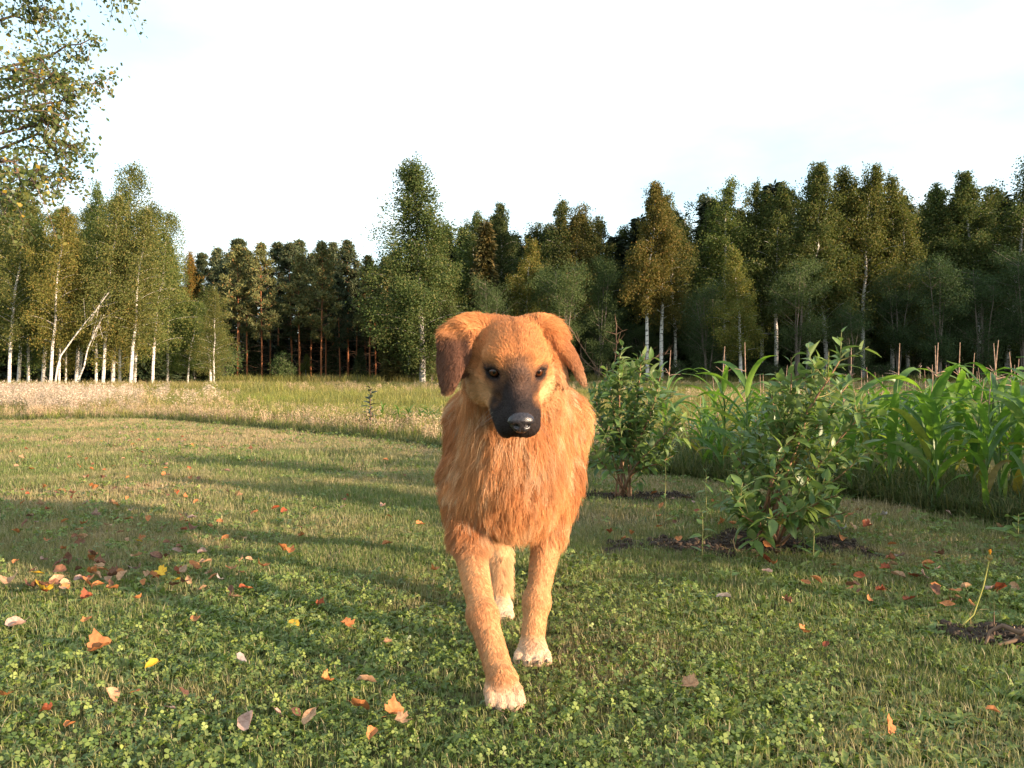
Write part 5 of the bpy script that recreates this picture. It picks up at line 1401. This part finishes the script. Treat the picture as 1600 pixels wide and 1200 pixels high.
# ---- longer plants: lawn edge, weeds under the corn, dry weed belt, field
EDGEG = grass_mat('edge_grass', [(0.0, (0.045, 0.075, 0.022)), (0.6, (0.085, 0.120, 0.035)), (1.0, (0.24, 0.20, 0.10))], None)
PINKW = grass_mat('dry_weed', [(0.0, (0.22, 0.15, 0.10)), (0.5, (0.40, 0.28, 0.19)), (0.85, (0.52, 0.40, 0.28)), (1.0, (0.18, 0.21, 0.07))], None)
FLUFF = grass_mat('seed_fluff', [(0.0, (0.34, 0.25, 0.21)), (1.0, (0.62, 0.52, 0.48))], None, trans=0.4, rough=0.9, spec=0.05)
FIELDP = grass_mat('field_crop', [(0.0, (0.110, 0.135, 0.034)), (0.6, (0.20, 0.21, 0.055)), (1.0, (0.31, 0.26, 0.09))], [(0.0, (0.20, 0.14, 0.07)), (1.0, (0.42, 0.29, 0.16))], 0.075, (0.50, 0.66), inst_var=0.3)
BRIGHT = grass_mat('bright_grass', [(0.0, (0.12, 0.19, 0.025)), (1.0, (0.25, 0.30, 0.05))], None)
def stalks(rg, n, h, spread, head=True, mat2=None):
    mb = MB()
    for k in range(n):
        b = np.array((*rg.normal(0, spread, 2), -0.01)); hh = h * rg.uniform(0.6, 1.15); tip = b + (*rg.normal(0, 0.16 * hh, 2), hh)
        a = rg.uniform(0, 6.28); s = np.array((math.cos(a), math.sin(a), 0)) * 0.004
        mb.add(np.stack([b - s, b + s, tip + s * 0.5, tip - s * 0.5]), np.array([[0, 1, 2, 3]]))
        if head:
            for q in range(9):
                p = b + (tip - b) * rg.uniform(0.55, 1.05) + rg.normal(0, 0.022, 3); d = unit(rg.normal(0, 1, 3) + (0, 0, 0.6)) * rg.uniform(0.02, 0.05); s2 = unit(np.cross(d, rg.normal(0, 1, 3))) * 0.007
                mb.add(np.stack([p - d * 0.5, p + s2, p + d * 0.5, p - s2]), np.array([[0, 1, 2, 3]]))
    return mb
def fluffy(rg, n, h, spread):
    mb = MB()
    for k in range(n):
        b = np.array((*rg.normal(0, spread, 2), 0)); hh = h * rg.uniform(0.6, 1.1); tip = b + (*rg.normal(0, 0.1 * hh, 2), hh)
        for q in range(60):
            p = b + (tip - b) * rg.uniform(0.35, 1.08) + rg.normal(0, 0.045, 3); d = rg.normal(0, 0.012, 3); s2 = unit(np.cross(d, rg.normal(0, 1, 3))) * 0.007
            mb.add(np.stack([p - d, p + s2, p + d, p - s2]), np.array([[0, 1, 2, 3]]))
    return mb
TT = []
for k in range(3): TT.append(tuft(rl, 22, 0.16, 0.0045, 0.035, 0.9).build('edge_tuft', EDGEG))          # 0-2
for k in range(3): TT.append(stalks(rl, 7, 0.27, 0.07).build('dry_weed', PINKW))                        # 3-5
for k in range(2): TT.append(fluffy(rl, 5, 0.46, 0.14).build('seed_fluff', FLUFF))                      # 6-7
for k in range(3): TT.append(broad(rl, 26, 0.11, 0.045, 0.10, (0.3, 1.3)).build('field_crop', FIELDP))  # 8-10
for k in range(2): TT.append(tuft(rl, 26, 0.34, 0.009, 0.08, 0.8).build('field_grass', FIELDP))         # 11-12
for k in range(2): TT.append(tuft(rl, 22, 0.30, 0.009, 0.07, 0.8).build('bright_grass', BRIGHT))        # 13-14
for k in range(2): TT.append(broad(rl, 14, 0.09, 0.03, 0.05, (0.3, 1.3)).build('green_weed', EDGEG))    # 15-16
TALL_T = make_templates('tall_plant', TT)
A = []
def put(x, y, idx, sc): A.append((x, y, idx, sc))
# grassy rim of the lawn
n = 5200; x = np.concatenate([rl.uniform(-14, 1.2, 3600), rl.uniform(1.0, 3.4, 1600)]); y = edge_y(x) + np.abs(rl.normal(0.02, 0.22, n)) * np.where(x < -4, 4.5, np.where(x < 0, 2.2, 0.7))
put(x, y, np.where(rl.random(n) < 0.22, rl.integers(15, 17, n), rl.integers(0, 3, n)), rl.uniform(0.5, 1.2, n) * np.where(x < 0, 0.75, 0.75))
# under the corn
n = 4200; x = rl.uniform(0.8, 4.6, n); y = edge_y(np.clip(x, -40, 9)) + 0.1 + np.abs(rl.normal(0, 1.3, n)); ok = (y > 1.2)
put(x[ok], y[ok], np.where(rl.random(ok.sum()) < 0.35, rl.integers(15, 17, ok.sum()), rl.integers(0, 3, ok.sum())), rl.uniform(0.6, 1.5, ok.sum()))
# dry pinkish weed belt behind the lawn, left of the dog
n = 3000; x = rl.uniform(-9, 0.8, n); y = edge_y(x) + 0.25 + rl.random(n) ** 1.3 * 4.5
put(x, y, np.where(rl.random(n) < 0.45, rl.integers(3, 6, n), np.where(rl.random(n) < 0.45, rl.integers(0, 3, n), rl.integers(11, 15, n))), rl.uniform(0.25, 0.95, n) * np.clip(1.0 - 0.03 * (y - 8), 0.6, 1))
# tall weeds at the far left with pale seed fluff
n = 3000; y = 12.8 + 14.5 * rl.random(n) ** 0.75; x = -(0.30 + rl.uniform(0, 0.45, n)) * y - 1.0
pt = fbm(x, y, 0.25, 71)
put(x, y, np.where(rl.random(n) < np.clip((pt - 0.40) * 3.0, 0.03, 0.6) * np.clip(((x / y) + 0.45) / -0.13, 0.02, 1), rl.integers(6, 8, n), np.where(rl.random(n) < 0.25, rl.integers(3, 6, n), rl.integers(11, 13, n))), rl.uniform(0.45, 1.2, n) * np.clip((y - edge_y(x)) / 3.0, 0.25, 1))
n = 1500; y = rl.uniform(28, 42, n); x = -(0.28 + rl.uniform(0, 0.5, n)) * y; put(x, y, rl.integers(11, 13, n), rl.uniform(1.0, 2.2, n))
# bright green grass patch
n = 1100; x = -(0.40 + 0.07 * rl.normal(0, 1, n)) * 21; y = rl.normal(21, 2.8, n); ok = y > edge_y(x) + 1.5; put(x[ok], y[ok], rl.integers(13, 15, ok.sum()), rl.uniform(0.5, 0.9, ok.sum()))
# the field out to the wood
for y0, y1, dn, sc in ((7, 16, 36, 0.85), (16, 32, 16, 1.0), (32, 78, 5.5, 1.35)):
    x, y = fill(y0, y1, dn, 0.72); ok = (y > edge_y(x) + 1.2) & ~((x < -0.42 * y) & (y < 30)); x, y = x[ok], y[ok]; n = len(x)
    pt = fbm(x, y * 0.4, 0.20, 81); wk = rl.random(n)
    idx = np.where(wk < 0.55, rl.integers(8, 11, n), rl.integers(11, 13, n)); idx = np.where((wk > 0.86) & (pt > 0.45), rl.integers(3, 6, n), idx)
    put(x, y, idx, sc * rl.uniform(0.7, 1.2, n))
# ragged growth in front of the wood
n = 1800; y = rl.uniform(70, 78, n); x = rl.uniform(-0.42, 0.75, n) * y; put(x, y, rl.integers(11, 13, n), rl.uniform(1.8, 4.2, n))
X = np.concatenate([a[0] for a in A]); Y = np.concatenate([a[1] for a in A]); I = np.concatenate([a[2] for a in A]); S_ = np.concatenate([a[3] for a in A])
scatter('field_vegetation', 'rough grass, dry weeds and low crop covering the lawn edge and the open field', 'field plants', np.stack([X, Y, gz(X, Y)], -1), rl.uniform(0, 6.28, len(X)), rl.normal(0, 0.08, (len(X), 2)), S_, I, TALL_T)

# soil clods
def clod_mesh(rg):
    V, F = ellipsoid_((0, 0, 0), (0.011, 0.009, 0.007), 8, 5); V = V * rg.uniform(0.7, 1.3, (len(V), 1)); return mesh_np('soil_clod', V, F, SOILM, False)
def ellipsoid_(c, rad, nu, nv):
    th = np.linspace(0.15, math.pi - 0.15, nv); ph = np.arange(nu) / nu * 2 * math.pi
    V = np.stack([np.outer(np.sin(th), np.cos(ph)), np.outer(np.sin(th), np.sin(ph)), np.outer(np.cos(th), np.ones(nu))], -1).reshape(-1, 3) * np.asarray(rad)
    i = np.arange(nv - 1)[:, None] * nu; j = np.arange(nu)[None, :]
    return V, np.stack([i + j, i + nu + j, i + nu + (j + 1) % nu, i + (j + 1) % nu], -1).reshape(-1, 4)
SOILM = plain_mat('soil_clod', [(0.3, (0.022, 0.015, 0.011)), (0.7, (0.075, 0.050, 0.034))], 80, 0.95)
SOIL_T = make_templates('soil_clod', [clod_mesh(rl) for k in range(4)] + [tuft(rl, 5, 0.03, 0.003, 0.02, 1.6).build('soil_straw', DRYG)])
xs, ys = [], []
for cx, cy_, rx, ry, a in SOIL:
    n = 1500; u = np.sqrt(rl.random(n)) * 1.1; th = rl.uniform(0, 6.28, n); px_, py_ = u * np.cos(th) * rx, u * np.sin(th) * ry
    xs.append(cx + px_ * math.cos(a) - py_ * math.sin(a)); ys.append(cy_ + px_ * math.sin(a) + py_ * math.cos(a))
X = np.concatenate(xs); Y = np.concatenate(ys); ok = soil_w(X, Y) > rl.uniform(0.1, 0.8, len(X)); X, Y = X[ok], Y[ok]
Z = gz(X, Y) + soil_w(X, Y) * (0.004 + 0.03 * (fbm(X, Y, 9, 21) - 0.35))
scatter('soil_crumbs', 'loose dark soil crumbs and bits of straw on the bare patches', 'soil', np.stack([X, Y, Z], -1), rl.uniform(0, 6.28, len(X)), rl.normal(0, 0.5, (len(X), 2)), rl.uniform(0.3, 1.3, len(X)) ** 1.5, np.where(rl.random(len(X)) < 0.05, 4, rl.integers(0, 4, len(X))), SOIL_T)

# ================================================================== FALLEN LEAVES
def fallen_mat(name, c0, c1):
    m, t, out = newmat(name); tcn = t.nodes.new('ShaderNodeTexCoord'); oi = t.nodes.new('ShaderNodeObjectInfo')
    f = noise(t, 4.5, 5, 0.7, tcn.outputs['Object']); c = ramp(t, f, [(0.28, tuple(0.4 * q for q in c0)), (0.38, c0), (0.62, c1), (0.75, tuple(0.7 * q for q in c0))])
    c = mixc(t, 1.0, c, ramp(t, oi.outputs['Random'], [(0, (0.75, 0.75, 0.75)), (1, (1.2, 1.15, 1.1))]), 'MULTIPLY')
    p = t.nodes.new('ShaderNodeBsdfPrincipled'); p.inputs['Roughness'].default_value = 0.65; p.inputs['Specular IOR Level'].default_value = 0.25; t.links.new(c, p.inputs['Base Color'])
    tr = t.nodes.new('ShaderNodeBsdfTranslucent'); t.links.new(c, tr.inputs['Color']); mx = t.nodes.new('ShaderNodeMixShader'); mx.inputs[0].default_value = 0.2
    t.links.new(p.outputs[0], mx.inputs[1]); t.links.new(tr.outputs[0], mx.inputs[2]); t.links.new(mx.outputs[0], out.inputs['Surface']); return m
FM = {'orange': fallen_mat('fallen_orange', (0.30, 0.105, 0.035), (0.50, 0.21, 0.075)), 'tan': fallen_mat('fallen_tan', (0.30, 0.165, 0.09), (0.54, 0.33, 0.19)), 'pink': fallen_mat('fallen_pink', (0.28, 0.16, 0.12), (0.48, 0.32, 0.26)),
      'red': fallen_mat('fallen_red', (0.16, 0.040, 0.018), (0.34, 0.09, 0.035)), 'yellow': fallen_mat('fallen_yellow', (0.55, 0.30, 0.03), (0.78, 0.50, 0.05)), 'pale': fallen_mat('fallen_pale', (0.30, 0.24, 0.21), (0.46, 0.40, 0.37)), 'brown': fallen_mat('fallen_brown', (0.11, 0.05, 0.03), (0.25, 0.12, 0.07))}
def fallen_mesh(rg, maple):
    """one curled dry leaf, 1 m across before scaling"""
    k = 22 if maple else 14; th = np.linspace(0, 2 * math.pi, k, endpoint=False)
    if maple: r_ = 0.34 + 0.17 * np.abs(np.cos(2.5 * th)) ** 0.8 - 0.06 * (np.arange(k) % 2)
    else: r_ = 0.5 / np.sqrt((np.cos(th)) ** 2 + (np.sin(th) / 0.66) ** 2) * (1 + 0.05 * (np.arange(k) % 2))
    r_ = r_ * rg.uniform(0.9, 1.1, k)
    x = np.concatenate([[0], 0.55 * r_ * np.cos(th), r_ * np.cos(th)]); y = np.concatenate([[0], 0.55 * r_ * np.sin(th), r_ * np.sin(th)])
    c1_, c2_ = rg.uniform(0.3, 2.3), rg.uniform(-0.5, 1.2); a = rg.uniform(0, 3.1)
    u = x * math.cos(a) + y * math.sin(a); v = -x * math.sin(a) + y * math.cos(a)
    z = c1_ * u ** 2 + c2_ * v ** 2 * np.sign(v) + 0.25 * np.abs(y) + rg.normal(0, 0.025, len(x))
    V = np.stack([x, y, z], 1); F4 = []; F3 = []
    for i in range(k):
        j = (i + 1) % k; F3.append([0, 1 + i, 1 + j]); F4.append([1 + i, 1 + k + i, 1 + k + j, 1 + j])
    # stalk
    s0 = len(V); V = np.concatenate([V, [[-0.45, -0.012, z[0]], [-0.45, 0.012, z[0]], [-0.80, 0.01, z[0] + 0.10], [-0.80, -0.005, z[0] + 0.10]]]); F4.append([s0, s0 + 1, s0 + 2, s0 + 3])
    return V, [np.array(F3), np.array(F4)]
FSH = [fallen_mesh(np.random.default_rng(400 + i), i % 3 == 0) for i in range(9)]
FME = {}
def fmesh(c, i):
    if (c, i) not in FME: FME[(c, i)] = mesh_np('fallen_leaf', FSH[i][0], FSH[i][1], FM[c], False)
    return FME[(c, i)]
rf = random.Random(12)
def gpt(px, py):
    d = CAMH * F_PX / (py - 590); return (px - 800) / F_PX * d, d
def fallen(px, py, size_px, colr, label, group=None, var=None, stand=0.0, lift=0.026):
    x, y = gpt(px, py); s = size_px / F_PX * y * 0.9
    o = obj('fallen_leaf', fmesh(colr, rf.randrange(9) if var is None else var), loc=(x, y, float(gz(x, y)) + lift + 0.016 * (rf.random())))
    o.scale = (s, s, s); o.rotation_euler = (rf.gauss(0, 0.35) + stand, rf.gauss(0, 0.35), rf.uniform(0, 6.28))
    tag(o, label, 'leaf', group or 'fallen leaves on the lawn'); return o
for a in ((155, 1035, 44, 'orange', 'large orange leaf tilted up in the lawn at the lower left', None, 3, 0.5), (250, 916, 28, 'yellow', 'bright yellow leaf flat on the lawn at the left'), (235, 1068, 24, 'yellow', 'small yellow leaf standing on edge below the big orange leaf', None, 1, 1.2),
          (375, 1060, 30, 'pale', 'curled leaf with a pale face and a brown back left of the dog paw', None, 4, 1.0), (388, 1157, 44, 'pink', 'curled pinkish leaf close to the bottom edge', None, 7, 0.6), (1078, 1097, 38, 'tan', 'flat tan leaf lying alone right of the dog', None, 0, 0.35),
          (1131, 950, 26, 'pale', 'greyish white leaf alone on the lawn right of the dog'), (626, 1160, 26, 'tan', 'small tan leaf straight below the dog at the bottom'), (656, 832, 18, 'orange', 'orange leaf on the grass close left of the dog'),
          (24, 1002, 40, 'pink', 'broad pinkish leaf at the left edge of the picture'), (12, 930, 34, 'tan', 'long tan leaf cut by the left edge'), (68, 942, 32, 'yellow', 'narrow yellow leaf lying on clover at the left'), (1553, 1137, 22, 'orange', 'orange leaf in the grass at the lower right'),
          (500, 961, 20, 'red', 'rusty red leaf on clover left of the dog leg'), (509, 1090, 24, 'orange', 'twisted orange leaf left of the raised paw'), (1292, 1022, 16, 'red', 'small red leaf in the grass right of the dog'), (1385, 905, 22, 'red', 'red leaf in the small heap near the dandelion'),
          (1396, 894, 18, 'tan', 'tan leaf on top of the small heap near the dandelion'), (1548, 938, 26, 'pink', 'pink leaf just right of the dandelion stem'), (1494, 945, 24, 'orange', 'orange leaf just left of the dandelion stem'), (1510, 936, 26, 'tan', 'tan leaf behind the dandelion stem'),
          (1320, 835, 24, 'pale', 'white leaf at the right end of the near soil patch'), (1328, 818, 20, 'orange', 'orange leaf right of the near berry bush foot'), (1445, 915, 26, 'pink', 'pinkish leaf in the middle right lawn'), (1260, 1020 - 92, 18, 'orange', 'orange leaf in the dry strip right of the dog'),
          (105, 1172, 24, 'orange', 'orange leaf at the bottom left corner'), (5, 1118, 26, 'orange', 'orange leaf half cut by the lower left edge'), (70, 1140, 22, 'red', 'dark red leaf near the lower left corner'), (285, 1112, 24, 'brown', 'brown leaf near the curled pink leaf')):
    fallen(*a[:5], group=None, var=a[6] if len(a) > 6 else None, stand=a[7] if len(a) > 7 else 0.0)
zone = [('in the leafy left half of the lawn', lambda: (rf.triangular(0, 480, 110), 668 + 285 * rf.random() ** 0.9), 190), ('in the mown grass between the left edge and the dog', lambda: (rf.uniform(250, 690), rf.uniform(700, 960)), 34),
        ('around the soil of the berry bushes', lambda: (rf.uniform(930, 1420), rf.gauss(815, 26)), 44), ('on the lawn at the right below the corn', lambda: (rf.uniform(1180, 1590), rf.gauss(925, 42)), 40), ('low in the foreground clover', lambda: (rf.triangular(0, 1600, 150), rf.uniform(980, 1195)), 16)]
for zn, f, n in zone:
    for k in range(n):
        px, py = f()
        if 690 < px < 900 and py > 700: px -= 260
        py = max(py, 655); colr = rf.choice(('tan', 'tan', 'pink', 'orange', 'orange', 'orange', 'red', 'brown', 'brown', 'pale' if rf.random() < 0.12 else 'brown', 'yellow' if rf.random() < 0.3 else 'orange'))
        x, y = gpt(px, py)
        if y > float(edge_y(x)) + 0.2: continue
        fallen(px, py, rf.uniform(0.026, 0.052) / y * F_PX, colr, '%s dry leaf fallen %s' % ({'pink': 'pinkish', 'red': 'dark red'}.get(colr, colr), zn), 'fallen leaves on the lawn')
bpy.context.view_layer.update()
